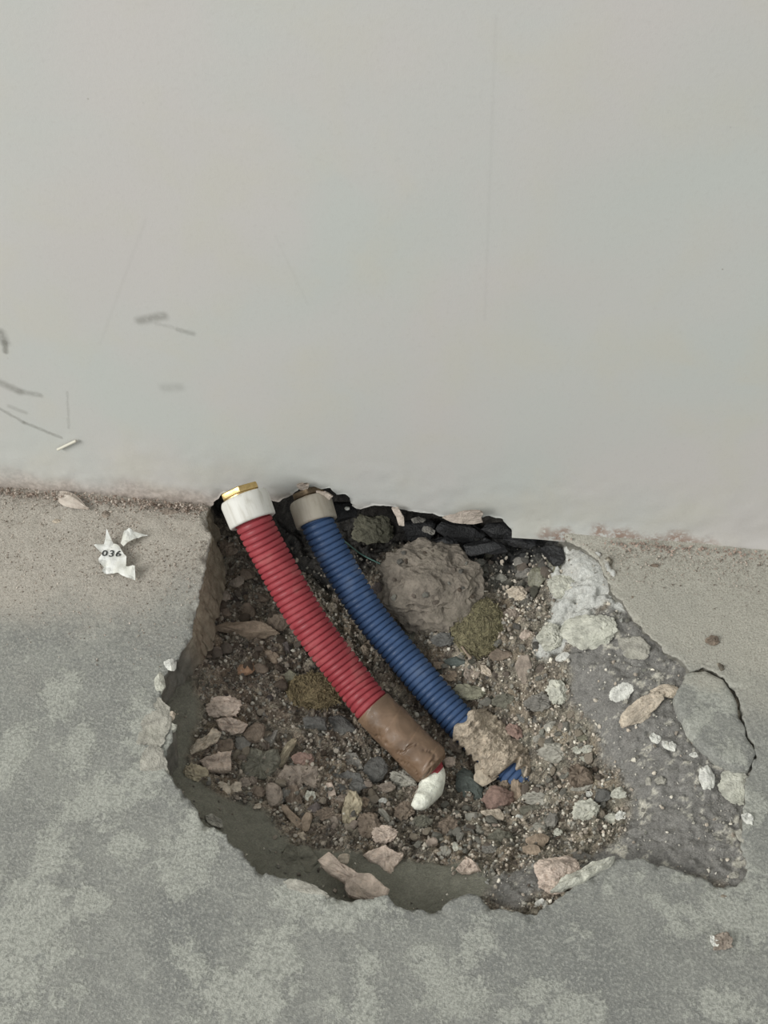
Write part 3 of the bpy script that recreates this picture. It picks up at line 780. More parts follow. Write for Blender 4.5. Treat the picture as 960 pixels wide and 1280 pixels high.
# brown tape around the red pipe
m = NT('brown_tape'); m.set('Roughness', .38); m.set('Specular IOR Level', .5)
nA = m.noise(70, 5, .6, .6); nB = m.noise(500, 4, .6)
tc = lin((116, 94, 75)); col = m.mix(m.mr(nA, .3, .7), tc*.78, tc*1.2); col = m.mix(m.mr(nB, .6, .75, 0, .35), col, lin((165, 140, 120)))
m.color(col); m.normal(m.bump(nA, .35, .0012)); m.L.new(m.mr(nB, .4, .7, .32, .7), m.b.inputs['Roughness'])
def tape_r(u, A, r):
    q = np.column_stack([np.cos(A)*1.0, np.sin(A)*1.0, np.full(len(A), u*55)])
    sp = ((u-u_tape0)/.019 - A/(2*math.pi)) % 1.0              # overlap edge of the winding
    wr = np.abs(fbm(q*np.array([1, 1, .9])+3, .95, 3, 201))
    return r + .0006*(1-sp) - .0019*np.exp(-(wr/.035)**2)*sstep(.004, .02, u-u_tape0) + .0012*fbm(q, 1.6, 2, 203)
ut = np.linspace(u_tape0, u_tape1, 150)
rt = .0150 + 0*ut; rt[-8:] -= np.linspace(0, .004, 8)
o = link('tape_wrap', sweep('tape_wrap', rp, ut, rt, 64, True, True, tape_r), m.m, red); tag(o, 'brown tape wound around the pipe end')
def torn_r(u, A, r): return r*(1+.25*fbm(np.column_stack([np.cos(A), np.sin(A), np.full(len(A), u*200)]), 2.5, 3, 207))
o = link('torn_end', sweep('torn_end', rp, np.linspace(u_tape1-.004, u_tape1+.0035, 14), np.linspace(.0105, .0060, 14), 40, True, False, torn_r), RED, red); tag(o, 'torn red stub showing past the tape')
# mortar crust on the blue pipe
u_c0 = u_of(bp_, 578, 902); u_c1 = u_of(bp_, 652, 972)
V = []; Fc = []; NU, NA_ = 150, 90
for k in range(NU):
    u = u_c0 + (u_c1-u_c0)*k/(NU-1)*1.05; p, t, nv, bi = bp_.at(u)
    fr = k/(NU-1)
    for a in range(NA_):
        f = a/(NA_-1)
        lo = -1.15 + .5*math.sin(u*900)*.35 + (1.45 if fr > .72 else 0)*min(1, (fr-.72)/.06 if fr > .72 else 0)
        A_ = lo + (2.2-lo)*f
        V.append((u, A_, fr, f))
V = np.array(V)
q = np.column_stack([np.cos(V[:, 1])*1.3, np.sin(V[:, 1])*1.3, V[:, 0]*75])
edge = np.minimum(1, np.minimum(V[:, 3]/.10, (1-V[:, 3])/.08))*np.minimum(1, np.minimum(V[:, 2]/.07, (1-V[:, 2])/.10))
edge = np.sqrt(np.clip(edge, 0, 1))
ripple = .00035*np.cos(V[:, 0]/.0054*2*math.pi)
th_ = (.0062 + .0048*fbm(q, .8, 3, 221) + .0030*fbm(q, 2.6, 4, 223, .6) + .0017*fbm(q, 17, 3, 224, .7) + ripple)*edge - .0034*(1-edge)
PV = []
for (u, A_, fr, f), tt in zip(V, th_):
    p, t, nv, bi = bp_.at(u); r_ = .0128+tt
    PV.append(p + nv*math.cos(A_)*r_ + bi*-math.sin(A_)*r_ + t*(.002*math.sin(A_*5+fr*9)*(1 if fr < .1 else 0)))
for k in range(NU-1):
    for a in range(NA_-1): Fc.append((k*NA_+a, k*NA_+a+1, (k+1)*NA_+a+1, (k+1)*NA_+a))
o = link('mortar_crust', mesh('mortar_crust', PV, Fc, True), rock_mat('mortar_crust', (160, 148, 132), var=.35, scale=200), blue); tag(o, 'rough beige mortar stuck to the blue pipe')

# ------------------------------------------------------------------ rubble, piece by piece
T = stone
BR = 'rubble'
CL = T('concrete_lump', 'mound', 536, 732, 128, 110, -8, 'conc', 'large brownish concrete lump right of the blue pipe, under the black cavity', 'rubble', th=.046, lift=-.24)
T('concrete_lump', 'lump', 466, 662, 38, 58, 70, 'green', 'pale olive concrete lump standing in the dark cavity right of the blue collar', th=.016)
plate_px('plaster_slab', [(398, 1077), (412, 1068), (424, 1079), (440, 1088), (446, 1094), (463, 1093), (478, 1102), (487, 1111), (484, 1121), (470, 1126), (448, 1124), (436, 1120), (428, 1103), (408, 1090)], .006, 'pink', 'large pale pink plaster slab with torn edges leaning on the near rim', dz=.012, tilt=.4)
T('plaster_crumb', 'chunk', 431, 1073, 16, 16, 0, 'beige', 'small beige crumb on the top corner of the large pale pink slab', lift=.9, th=.008)
plate_px('plaster_flake', [(456, 1069), (466, 1062), (482, 1059), (492, 1066), (505, 1066), (504, 1074), (494, 1084), (490, 1096), (482, 1090), (472, 1080), (460, 1077)], .004, 'pink', 'pink plaster flake with a pointed lower tip below the round pinkish lump')
plate_px('stone_plate', [(343, 975), (356, 958), (376, 958), (396, 960), (402, 972), (397, 985), (386, 988), (380, 981), (370, 988), (357, 984)], .006, 'taupe', 'two-lobed taupe stone plate left of the dark round stone', tilt=.4)
plate_px('plaster_flake', [(250, 951), (264, 944), (272, 941), (289, 940), (289, 962), (282, 966), (258, 964)], .006, 'pink', 'squarish pink flake at the left foot of the rubble heap', dz=.004, tilt=.4)
plate_px('plaster_flake', [(247, 925), (258, 920), (266, 911), (277, 917), (270, 928), (258, 936), (240, 942), (236, 938)], .005, 'beige', 'long beige flake slanting up above the squarish pink flake', dz=.004, tilt=.45)
plate_px('plaster_flake', [(270, 900), (287, 897), (302, 903), (311, 906), (303, 916), (290, 918), (277, 913)], .006, 'pink', 'pink flake with a jagged right end just under the rough pink lump', dz=.004, tilt=.4)
T('plaster_lump', 'lump', 279, 883, 40, 30, 0, 'pink', 'rough pink lump topmost in the left heap, beside the clay-grey side', tilt=.45)
T('brown_flake', 'flake', 274, 934, 32, 17, 15, 'brown', 'dark brown flake tucked between the beige flake and the squarish pink flake')
T('plaster_lump', 'lump', 243, 967, 33, 28, -25, 'yellow', 'yellowish cone-shaped lump farthest left in the hole', tilt=.45)
T('pebble', 'chunk', 281, 984, 15, 26, 0, 'beige', 'tall beige pebble first in the row at the left foot of the heap')
T('pebble', 'chunk', 294, 985, 14, 16, 20, 'beige', 'squarish beige pebble second in the row at the left foot of the heap')
T('pebble', 'lump', 307, 978, 15, 15, 0, 'taupe', 'rounded taupe pebble third in the row at the left foot of the heap')
plate_px('stone_plate', [(298, 968), (302, 952), (315, 932), (330, 940), (345, 935), (352, 950), (345, 965), (330, 976), (312, 974)], .008, 'olive', 'broad flat olive-grey stone in the middle of the left heap', tilt=.4)
T('tan_bar', 'chunk', 358, 941, 58, 15, 58, 'yellow', 'long tan bar standing on the right edge of the broad olive-grey stone', tilt=.4, th=.010)
T('stone', 'chunk', 319, 914, 25, 30, 0, 'brown', 'brown blocky stone right of the pink flake with a jagged end')
T('stone', 'chunk', 338, 923, 26, 13, 60, 'grey', 'slanted grey oval stone behind the broad olive-grey stone')
T('stone', 'lump', 304, 931, 18, 24, 0, 'grey', 'grey rough stone left of the broad olive-grey stone')
T('stone', 'lump', 322, 991, 18, 18, 0, 'brown', 'brown knobbly stone below the broad olive-grey stone')
T('stone', 'chunk', 340, 994, 22, 30, 10, 'taupe', 'taupe blocky stone below the broad olive-grey stone, beside the knobbly one')
T('stone', 'lump', 356, 994, 14, 20, 10, 'grey', 'grey crumbly stone left of the dark leaning slab piece')
T('pebble', 'chunk', 321, 1008, 11, 9, 0, 'beige', 'little beige pebble lying lowest under the brown knobbly stone')
T('edge_flake', 'flake', 268, 1027, 24, 11, -35, 'palegrey', 'pale grey flake broken off along the lower left rim', lift=1.0)
T('red_lump', 'lump', 379, 949, 27, 20, 0, 'redbrown', 'reddish lump sitting above the two-lobed taupe plate', lift=.5)
T('slab_piece', 'flake', 368, 1002, 18, 34, 15, 'brown', 'dark brown slab piece leaning below the two-lobed taupe plate', th=.005)
T('tan_splinter', 'chunk', 367, 1023, 37, 12, -52, 'tan', 'tan wedge splinter slanting down at the lower edge of the heap', tilt=.45)
T('chip', 'chunk', 384, 1029, 12, 25, 0, 'tan', 'upright tan chip right of the tan wedge splinter')
T('chip', 'flake', 377, 1046, 13, 10, 0, 'beige', 'small beige chip lowest below the tan wedge splinter')
T('chip', 'flake', 388, 995, 12, 11, 0, 'cream', 'cream-green chip under the right lobe of the taupe plate')
T('chip', 'flake', 411, 992, 15, 23, 20, 'pink', 'pink upright chip between the taupe plate and the yellowish long chip', tilt=.5)
T('chip', 'flake', 440, 1011, 21, 38, -18, 'yellow', 'yellowish long chip standing in the middle of the heap', tilt=.55, th=.005)
T('pebble', 'chunk', 427, 998, 16, 10, 0, 'taupe', 'taupe pebble left of the yellowish long chip')
T('stone', 'lump', 406, 1017, 22, 18, 20, 'brown', 'brown lump below the pink upright chip')
T('stone', 'lump', 418, 1028, 15, 22, 0, 'taupe', 'taupe lump just left of the foot of the yellowish long chip')
T('stone', 'chunk', 392, 1011, 14, 16, 0, 'purple', 'purplish dark stone below the cream-green chip')
T('round_stone', 'chunk', 466, 962, 31, 34, 15, 'dkgrey', 'dark grey rounded stone left of the brown tape', tilt=.4)
T('grey_flake', 'flake', 441, 953, 26, 17, -65, 'grey', 'grey upright flake left of the dark grey rounded stone', tilt=.5)
T('dark_slab', 'flake', 437, 980, 40, 27, -10, 'dkgrey', 'dark flat slab below the dark grey rounded stone')
T('stone', 'lump', 461, 1031, 29, 33, 0, 'brown', 'knobbly brown stone right of the yellowish long chip')
T('chip', 'chunk', 479, 1001, 10, 8, 0, 'white', 'tiny white chip at the top end of the pale splinter')
T('pale_splinter', 'chunk', 482, 1020, 32, 9, -62, 'palegrey', 'pale thin splinter above the round pinkish lump', tilt=.45)
T('round_lump', 'lump', 481, 1044, 29, 28, 0, 'pink', 'round pinkish lump above the pointed pink flake', lift=.3)
T('olive_flake', 'flake', 374, 1075, 44, 30, -12, 'olive', 'dark olive flake lying flat on the clay near the lower rim', th=.003)
T('grey_lump', 'lump', 504, 973, 32, 26, -15, 'palegrey', 'pale greenish-grey lump directly below the brown tape', lift=.4)
T('brown_chip', 'flake', 483, 984, 20, 10, 0, 'taupe', 'flat taupe chip left of the lump below the brown tape')
T('pink_chip', 'flake', 455, 1003, 14, 12, 30, 'tan', 'tan chip at the top right of the yellowish long chip')
T('flake_bit', 'flake', 517, 990, 14, 12, 20, 'taupe', 'taupe flake touching the left side of the white bent chunk')

# white bent chunk
wm = rock_mat('white_mortar', (214, 208, 194), var=.22, scale=120)
pb = [hit(516, 1009), hit(528, 1001), hit(537, 988), hit(543, 972), hit(544, 962)]
pb = [q + view_n(q)*d for q, d in zip(pb, (.006, .010, .014, .016, .015))]
wp = Path(pb)
def wr_(u, A, r):
    q = np.column_stack([np.cos(A), np.sin(A), np.full(len(A), u*70)]); return r*(1+.13*fbm(q, 1.3, 3, 301)+.05*fbm(q, 7, 2, 302))
uu = np.linspace(0, wp.L, 40); rr = .0071*np.sqrt(np.clip(1-(np.abs(uu/wp.L-.55)/.57)**4, .05, 1))*np.interp(uu/wp.L, [0, .2, .3, .6, 1], [.75, 1.0, .92, 1.25, 1.2])
o = link('mortar_chunk', sweep('mortar_chunk', wp, uu, rr, 36, True, True, wr_), wm); tag(o, 'bright white bent mortar chunk at the end of the brown tape', 'rubble')

T('teal_stone', 'chunk', 586, 982, 28, 44, 12, 'teal', 'dark greenish stone right of the white bent chunk', tilt=.5, lift=.3)
T('beige_block', 'chunk', 606, 968, 32, 38, -20, 'sand', 'beige block under the mortar crust of the blue pipe', lift=.4)
T('tan_stone', 'lump', 614, 990, 24, 18, 15, 'tan', 'tan stone above the wrinkled reddish piece')
T('oval_stone', 'lump', 646, 987, 14, 29, 8, 'tan', 'smooth tan oval stone upright below the blue pipe stub', tilt=.6, lift=.5)
T('tan_pebble', 'lump', 632, 980, 13, 15, 0, 'tan', 'tan pebble left of the smooth oval stone', lift=.4)
T('crust_bit', 'chunk', 570, 933, 13, 22, 35, 'taupe', 'taupe bit wedged between the tape end and the blue pipe', lift=.3)
T('crust_bit', 'chunk', 562, 952, 14, 14, 0, 'pink', 'pinkish crumb right at the torn red pipe end', lift=.6)
# wrinkled reddish piece
SEED[0] += 1
p = hit(622, 1000); s_ = depth(p)/F_PX; x, y, n = frame(p, 18, .45, np.array([0, 0, 1.0]))
V, Fc = ico(4); V = V.copy(); wv = np.sin(V[:, 1]*9+fbm(V, 2, 3, 311)*5)*.10
V = V*(1+wv+fbm(V, 2, 3, 312)*.2)[:, None]; V /= np.abs(V).max(0)
o = link('wrinkled_piece', mesh('wrinkled_piece', V*np.array([46, 38, 26])*.5*s_, Fc, True), M('redbrown')); place(o, p-ray(622, 1000)*.005, x, y, n)
tag(o, 'wrinkled reddish piece with folds below the blue pipe stub', 'rubble')
T('pale_flat', 'flake', 616, 1018, 27, 11, -10, 'beige', 'pale flat chip under the wrinkled reddish piece', lift=.8)
T('stone', 'lump', 559, 1034, 26, 30, 0, 'brown', 'brown crumbly stone below the white bent chunk')
T('stone', 'chunk', 586, 1038, 13, 18, 0, 'grey', 'grey upright pebble right of the brown crumbly stone')
T('pebble', 'chunk', 597, 1037, 10, 14, 0, 'palegrey', 'pale grey upright pebble paired with the darker grey one')
T('pebble', 'chunk', 588, 1020, 17, 14, 20, 'palegrey', 'pale bluish pebble below the dark greenish stone')
T('chip', 'chunk', 539, 1053, 14, 14, 40, 'pink', 'pink pebble below the white bent chunk, above the grey screed lip')
T('pebble', 'lump', 556, 1064, 15, 15, 0, 'palegrey', 'grey-beige pebble right of the pink pebble')
T('pebble', 'chunk', 570, 1057, 8, 14, 0, 'cream', 'slim cream pebble standing above the pink triangle')
plate_px('plaster_flake', [(570, 1088), (583, 1073), (593, 1078), (602, 1089), (588, 1092), (576, 1093)], .005, 'pink', 'pale pink triangle lying on the dark screed at the lower edge', dz=.003, tilt=.4)
T('rough_stone', 'lump', 625, 1048, 32, 24, 0, 'olive', 'olive-grey rough stone below the wrinkled reddish piece')
T('pebble', 'chunk', 617, 1030, 11, 10, 0, 'pink', 'little pinkish pebble between the pale flat chip and the olive-grey rough stone')
T('stone', 'lump', 612, 1062, 22, 16, 0, 'grey', 'grey stone at the lower border of the heap')
T('stone', 'lump', 505, 1014, 24, 26, 20, 'brown', 'brown lump right of the pale thin splinter')
T('stone', 'lump', 528, 1026, 22, 18, 0, 'olive', 'olive lump just below the foot of the white bent chunk')

plate_px('brown_flake', [(710, 975), (713, 959), (722, 955), (732, 959), (738, 964), (742, 978), (728, 984), (717, 985)], .007, 'brown', 'brown jagged flake on the right side of the rubble', dz=.006, tilt=.4)
T('stone', 'lump', 727, 983, 30, 14, 8, 'palegrey', 'pale rough stone directly beneath the brown jagged flake')
T('pale_lump', 'lump', 731, 1012, 34, 28, 20, 'cream', 'cream crumbly lump below the brown jagged flake', lift=.3)
T('round_pebble', 'lump', 773, 992, 18, 18, 0, 'cream', 'round cream pebble at the foot of the dark screed')
T('pebble', 'lump', 764, 1023, 16, 15, 0, 'cream', 'cream knobbly pebble below the round cream pebble')
T('pebble', 'flake', 776, 1021, 14, 12, 0, 'white', 'whitish chip right beside the cream knobbly pebble')
T('dark_stone', 'chunk', 753, 996, 20, 20, 0, 'dkgrey', 'dark stone left of the round cream pebble')
T('chip', 'flake', 737, 993, 9, 7, -20, 'white', 'tiny white chip above the cream crumbly lump')
T('tan_block', 'chunk', 671, 1050, 24, 20, 0, 'tan', 'square tan block near the lower rim')
T('tan_block', 'chunk', 666, 1062, 22, 14, -15, 'tan', 'flat tan block in front of the square tan block')
T('olive_stone', 'chunk', 660, 1013, 28, 17, 0, 'olive', 'olive flat stone right of the wrinkled reddish piece')
T('rough_stone', 'lump', 674, 998, 42, 20, -8, 'palegrey', 'long pale grey rough stone right of the smooth tan oval')
T('pebble', 'chunk', 716, 1029, 12, 7, 0, 'palegrey', 'small flat grey pebble below the cream crumbly lump')
T('pebble', 'chunk', 650, 1022, 9, 10, 30, 'white', 'small white pebble below the olive flat stone')
T('pebble', 'lump', 697, 1040, 11, 11, 0, 'cream', 'small cream crumb right of the square tan block')
T('stone', 'lump', 676, 1034, 17, 14, -20, 'palegrey', 'pale grey stone above the square tan block')
T('stone', 'lump', 690, 1024, 13, 19, -20, 'grey', 'grey stone left of the cream crumbly lump')
T('rim_lump', 'mound', 697, 1094, 62, 42, 15, 'pink', 'big pinkish lump resting at the lower right rim', lift=.3, th=.022)
T('dark_wedge', 'chunk', 727, 1070, 26, 14, 0, 'grey', 'grey wedge above the long pale rim sliver')
plate_px('rim_sliver', [(688, 1116), (702, 1101), (722, 1091), (744, 1078), (768, 1071), (762, 1081), (740, 1096), (716, 1109)], .006, 'cream', 'long pale sliver along the lower right rim', dz=.016)
T('chip', 'flake', 677, 1131, 16, 12, 0, 'white', 'white chip on the shallow lip at the lower rim')
T('cream_lump', 'lump', 696, 867, 25, 35, 15, 'cream', 'cream lump at the left border of the dark screed', lift=.3)
T('chip', 'chunk', 704, 822, 17, 13, 0, 'white', 'white chip between the pale crust and the cream lump')
T('ribbed_slab', 'chunk', 656, 832, 21, 46, -5, 'taupe', 'upright ribbed taupe slab right of the yellow wool', tilt=.5)
T('olive_pebble', 'lump', 729, 922, 15, 12, 0, 'green', 'olive round pebble below the cream lump')
T('chip', 'flake', 734, 937, 14, 10, 10, 'cream', 'cream chip below the olive round pebble')
T('chip', 'flake', 722, 938, 11, 9, 0, 'cream', 'cream chip left of the one below the olive round pebble')
T('chip', 'flake', 731, 949, 12, 6, -25, 'cream', 'thin cream chip above the brown jagged flake')
T('stone', 'lump', 643, 914, 22, 22, -30, 'redbrown', 'reddish stone right of the mortar crust')
T('boulder', 'lump', 672, 878, 34, 30, 0, 'grey', 'grey boulder left of the cream lump')
T('stone', 'chunk', 674, 923, 14, 12, 0, 'palegrey', 'pale grey stone right of the reddish stone')
T('stone', 'chunk', 687, 908, 14, 14, 0, 'palegrey', 'pale grey stone below the grey boulder')
T('stone', 'lump', 703, 908, 14, 13, 0, 'taupe', 'taupe stone below the cream lump')
T('stone', 'chunk', 667, 900, 14, 14, 0, 'grey', 'grey stone touching the underside of the grey boulder')
T('stone', 'lump', 692, 940, 40, 28, -10, 'palegrey', 'broad pale rough stone above the long pale grey rough stone')
T('pale_stone', 'lump', 648, 742, 29, 25, -20, 'beige', 'beige rounded stone above the yellow wool on the right')
gm = rock_mat('glassy_stone', (104, 102, 88), rough=.3, spec=.6)
for a in (('glassy_stone', 'chunk', 672, 722, 21, 31, -15, 'green', 'greenish shiny stone left of the pale plaster at the cavity end'),
          ('glassy_stone', 'chunk', 692, 706, 16, 28, 15, 'olive', 'dark greenish shiny shard under the wall edge')):
    o = T(*a, tilt=.5); o.data.materials.clear(); o.data.materials.append(gm)
T('stone', 'lump', 656, 716, 22, 16, 0, 'grey', 'grey lump left of the greenish shiny stone')
T('stone', 'chunk', 624, 723, 18, 17, 0, 'palegrey', 'pale grey stone above the beige rounded stone')
T('stone', 'chunk', 650, 702, 16, 14, 0, 'grey', 'grey stone just under the black shard')
T('stone', 'lump', 601, 704, 17, 15, 0, 'palegrey', 'pale stone at the right shoulder of the large brownish lump')
T('chip', 'chunk', 657, 792, 15, 14, 30, 'pink', 'pink chip right of the yellow wool')
T('purple_pebble', 'lump', 475, 736, 23, 17, 0, 'purple', 'purplish pebble touching the blue pipe, left of the large brownish lump', lift=.5)
T('plaster_lump', 'mound', 702, 733, 38, 30, 0, 'cream', 'pale plaster lump at the end of the cavity', lift=-.2, th=.016)
T('plaster_lump', 'mound', 688, 797, 36, 36, 0, 'cream', 'round cream plaster lump left of the broad crust', lift=-.2, th=.018)
T('plaster_crust', 'mound', 736, 788, 66, 44, 5, 'cream', 'broad cream plaster crust on top of the dark screed', th=.010, tilt=.1)
T('plaster_crust', 'mound', 792, 810, 40, 30, -30, 'palegrey', 'grey-white crust near the upper right rim', th=.005, tilt=.05)
T('plaster_crust', 'mound', 775, 866, 34, 22, 35, 'white', 'thin whitish crust in the middle of the dark screed', th=.004, tilt=.05)
T('plaster_ridge', 'mound', 802, 887, 66, 24, 42, 'beige', 'long beige mortar ridge slanting across the dark screed', th=.010, tilt=.1)
T('plaster_ridge', 'mound', 832, 864, 34, 18, 10, 'beige', 'beige mortar knob joining the ridge to the cracked plate', th=.008, tilt=.1)
T('white_lump', 'lump', 883, 973, 19, 33, 10, 'white', 'white knobbly lump on the right of the dark screed', th=.007, tilt=.1)
T('pale_crust', 'mound', 921, 984, 42, 42, 0, 'cream', 'pale crust at the right rim of the hole', th=.007, tilt=.05)
T('chip', 'flake', 934, 1023, 14, 12, -20, 'white', 'white chip on the floor at the right rim')
T('chip', 'flake', 836, 931, 18, 11, -35, 'white', 'white chip below the mortar ridge, right of the two')
T('chip', 'flake', 819, 923, 13, 11, -50, 'white', 'white chip below the mortar ridge, left of the two')
T('chip', 'flake', 867, 944, 10, 6, 0, 'white', 'small white chip under the cracked plate')
T('chip', 'lump', 826, 976, 15, 12, 0, 'palegrey', 'pale grey crumb in the middle of the dark screed')
T('chip', 'chunk', 811, 978, 7, 14, 0, 'palegrey', 'slim pale crumb at the left of the dark screed')
T('chip', 'chunk', 926, 1046, 9, 18, 10, 'palegrey', 'narrow pale crumb standing along the lower right rim')
T('chip', 'lump', 917, 1094, 12, 9, 0, 'palegrey', 'pale crumb in the lowest right corner of the hole')
for a in ((213, 831, 14, 18, 70, 'white', 'white crumb highest on the left rim'), (200, 855, 13, 28, 80, 'cream', 'tall cream crumb on the left rim below the highest one'),
          (213, 895, 13, 13, 40, 'beige', 'beige crumb on the left rim above the lowest cream one'), (214, 911, 12, 18, 0, 'cream', 'cream crumb lowest on the left rim')):
    x_, y_, w, hh, an, c_, lb = a
    stone('rim_crumb', 'chunk', x_, y_, w, hh, 0, c_, lb, lift=.2, surf=atz(x_, y_, -.003))
for a in ((187, 905, 50, 64, 10, 'palegrey', 'rough whitish plaster crust on the floor along the left rim', .0026), (193, 962, 34, 56, 0, 'palegrey', 'rough pale grey crust on the left rim below the whitish one', .0024), (380, 1112, 60, 18, -18, 'palegrey', 'thin whitish crust along the near rim left of the large pale pink slab', .0024)):
    stone('plaster_crust', 'mound', a[0], a[1], a[2], a[3], a[4], a[5], a[6], tilt=.0, th=a[7], lift=-.3, surf=atz(a[0], a[1], 0))
# upper left heap under the red pipe
T('slate_chip', 'chunk', 305, 786, 68, 24, -4, 'tan', 'long flat brown chip lying left of the red pipe', tilt=.4, th=.010)
T('orange_stone', 'chunk', 306, 835, 21, 19, 15, 'orange', 'orange-brown stone below the long flat brown chip')
T('wedge_stone', 'chunk', 343, 824, 28, 19, -20, 'tan', 'tan wedge stone beside the red pipe, above the brown wool')
T('stone', 'chunk', 363, 848, 18, 24, 0, 'green', 'olive stone touching the brown wool tuft')
T('stone', 'chunk', 270, 811, 18, 9, 0, 'taupe', 'small oval stone under the left end of the long brown chip')
T('stone', 'chunk', 262, 820, 12, 9, 0, 'brown', 'smaller brown stone left below the oval stone')
T('stone', 'chunk', 325, 837, 18, 16, 0, 'brown', 'brown stone right of the orange-brown stone')
T('stone', 'chunk', 309, 765, 19, 24, 10, 'brown', 'brown upright stone above the long flat brown chip')
T('stone', 'lump', 278, 745, 18, 16, 0, 'taupe', 'taupe stone near the slab side, second row above the long chip')
T('stone', 'lump', 281, 766, 17, 15, 0, 'brown', 'brown stone above the left end of the long flat chip')
T('stone', 'chunk', 309, 719, 17, 19, 0, 'brown', 'brown squarish stone left of the red pipe below its collar')
T('stone', 'chunk', 326, 747, 19, 15, 0, 'brown', 'brown stone tucked against the red pipe')
T('stone', 'chunk', 296, 727, 17, 16, 0, 'taupe', 'taupe stone left of the brown squarish stone')
T('stone', 'chunk', 277, 711, 14, 15, 0, 'taupe', 'small taupe stone highest along the slab side')
T('stone', 'lump', 284, 687, 24, 24, 0, 'brown', 'brown lump just below the white collar')
T('stone', 'chunk', 349, 780, 28, 24, 10, 'brown', 'brown flat stone touching the right end of the long chip, under the red pipe')
T('stone', 'chunk', 336, 797, 22, 8, -5, 'taupe', 'thin taupe stone right below the long flat brown chip')
T('stone', 'chunk', 358, 812, 20, 20, 0, 'purple', 'purplish stone beside the red pipe above the wedge stone')
T('stone', 'chunk', 395, 905, 28, 20, 0, 'dkgrey', 'dark stone under the brown wool tuft')
T('stone', 'chunk', 428, 906, 34, 22, -10, 'dkgrey', 'long dark stone beside the red pipe below the wool tuft')
T('chip', 'flake', 562, 845, 18, 12, 0, 'tan', 'tan chip right of the blue pipe')
T('chip', 'flake', 590, 840, 20, 19, 35, 'taupe', 'taupe leaning chip below the yellow wool', tilt=.5)
T('chip', 'flake', 607, 838, 17, 8, -50, 'beige', 'pale thin chip below the yellow wool', lift=.6)
T('stone', 'chunk', 570, 826, 26, 16, 0, 'teal', 'dark greenish stone right of the blue pipe under the large lump')
T('stone', 'lump', 555, 800, 30, 20, 0, 'dkgrey', 'dark stone at the foot of the large brownish lump')
T('stone', 'lump', 585, 865, 40, 22, -10, 'green', 'mossy olive lump above the mortar crust')
T('pebble', 'lump', 548, 832, 14, 11, 0, 'tan', 'tan pebble against the blue pipe')
T('stone', 'chunk', 626, 818, 24, 16, 10, 'brown', 'brown stone left of the ribbed slab')
T('stone', 'lump', 630, 875, 30, 24, 0, 'olive', 'olive lump below the ribbed slab')
T('stone', 'lump', 640, 770, 22, 24, 0, 'taupe', 'taupe stone right of the top of the yellow wool')
T('stone', 'lump', 510, 795, 26, 16, 0, 'olive', 'olive stone touching the right side of the blue pipe')

# ------------------------------------------------------------------ black bitumen shards in the cavity
bm_ = rock_mat('black_bitumen', (34, 34, 35), k=1.0, rough=.5, spec=.5)
def shard(px, py, w, hh, ang, yy, label, tilt=.75):
    SEED[0] += 1; p = aty(px, py, yy); s = depth(p)/F_PX
    x, y, n = frame(p, ang, tilt, np.array([0, -.5, .8]))
    me = chunk_mesh('bitumen_shard', w*s, hh*s, .007, SEED[0], 3, 12, .05)
    o = link('bitumen_shard', me, bm_); place(o, p, x, y, n); tag(o, label, 'shard'); return o
shard(668, 680, 42, 24, -18, .010, 'black bitumen shard at the right end of the cavity under the wall')
shard(622, 664, 40, 26, -12, .016, 'black bitumen shard left of the right end of the cavity')
shard(575, 664, 62, 32, 0, .022, 'wide black bitumen shard in the middle of the cavity under the wall')
shard(520, 662, 52, 34, 8, .022, 'black bitumen shard above the large brownish concrete lump')
shard(556, 678, 40, 20, 6, .000, 'black bitumen shard between the large lump and the wide shard')
shard(618, 684, 36, 20, -14, .000, 'black bitumen shard in front, right of the large lump')
shard(428, 640, 34, 34, 30, .012, 'black bitumen shard right behind the grey collar')
for a in ((652, 676, 40, 24, -20, 'black bitumen shard below the wall edge, right of the row in the cavity'), (690, 694, 30, 26, -30, 'black bitumen shard farthest right, beside the pale plaster'), (600, 684, 44, 22, 5, 'black bitumen shard lying in front of the cavity row')):
    o = stone('bitumen_shard', 'chunk', *a[:5], 'black', a[5], 'shard', tilt=.5, surf=atz(a[0], a[1], -.016)); o.data.materials.clear(); o.data.materials.append(bm_)
T('chip', 'flake', 536, 663, 15, 8, -30, 'grey', 'small grey chip in front of the black bitumen', surf=aty(536, 663, .004), tilt=.7)
T('chip', 'flake', 503, 657, 16, 7, 0, 'grey', 'narrow grey chip in the cavity left of the other grey chip', surf=aty(523, 650, .006), tilt=.7)
T('chip', 'chunk', 434, 635, 6, 6, 0, 'white', 'tiny white crumb on the black shard behind the grey collar', surf=aty(434, 635, .002), tilt=.7)

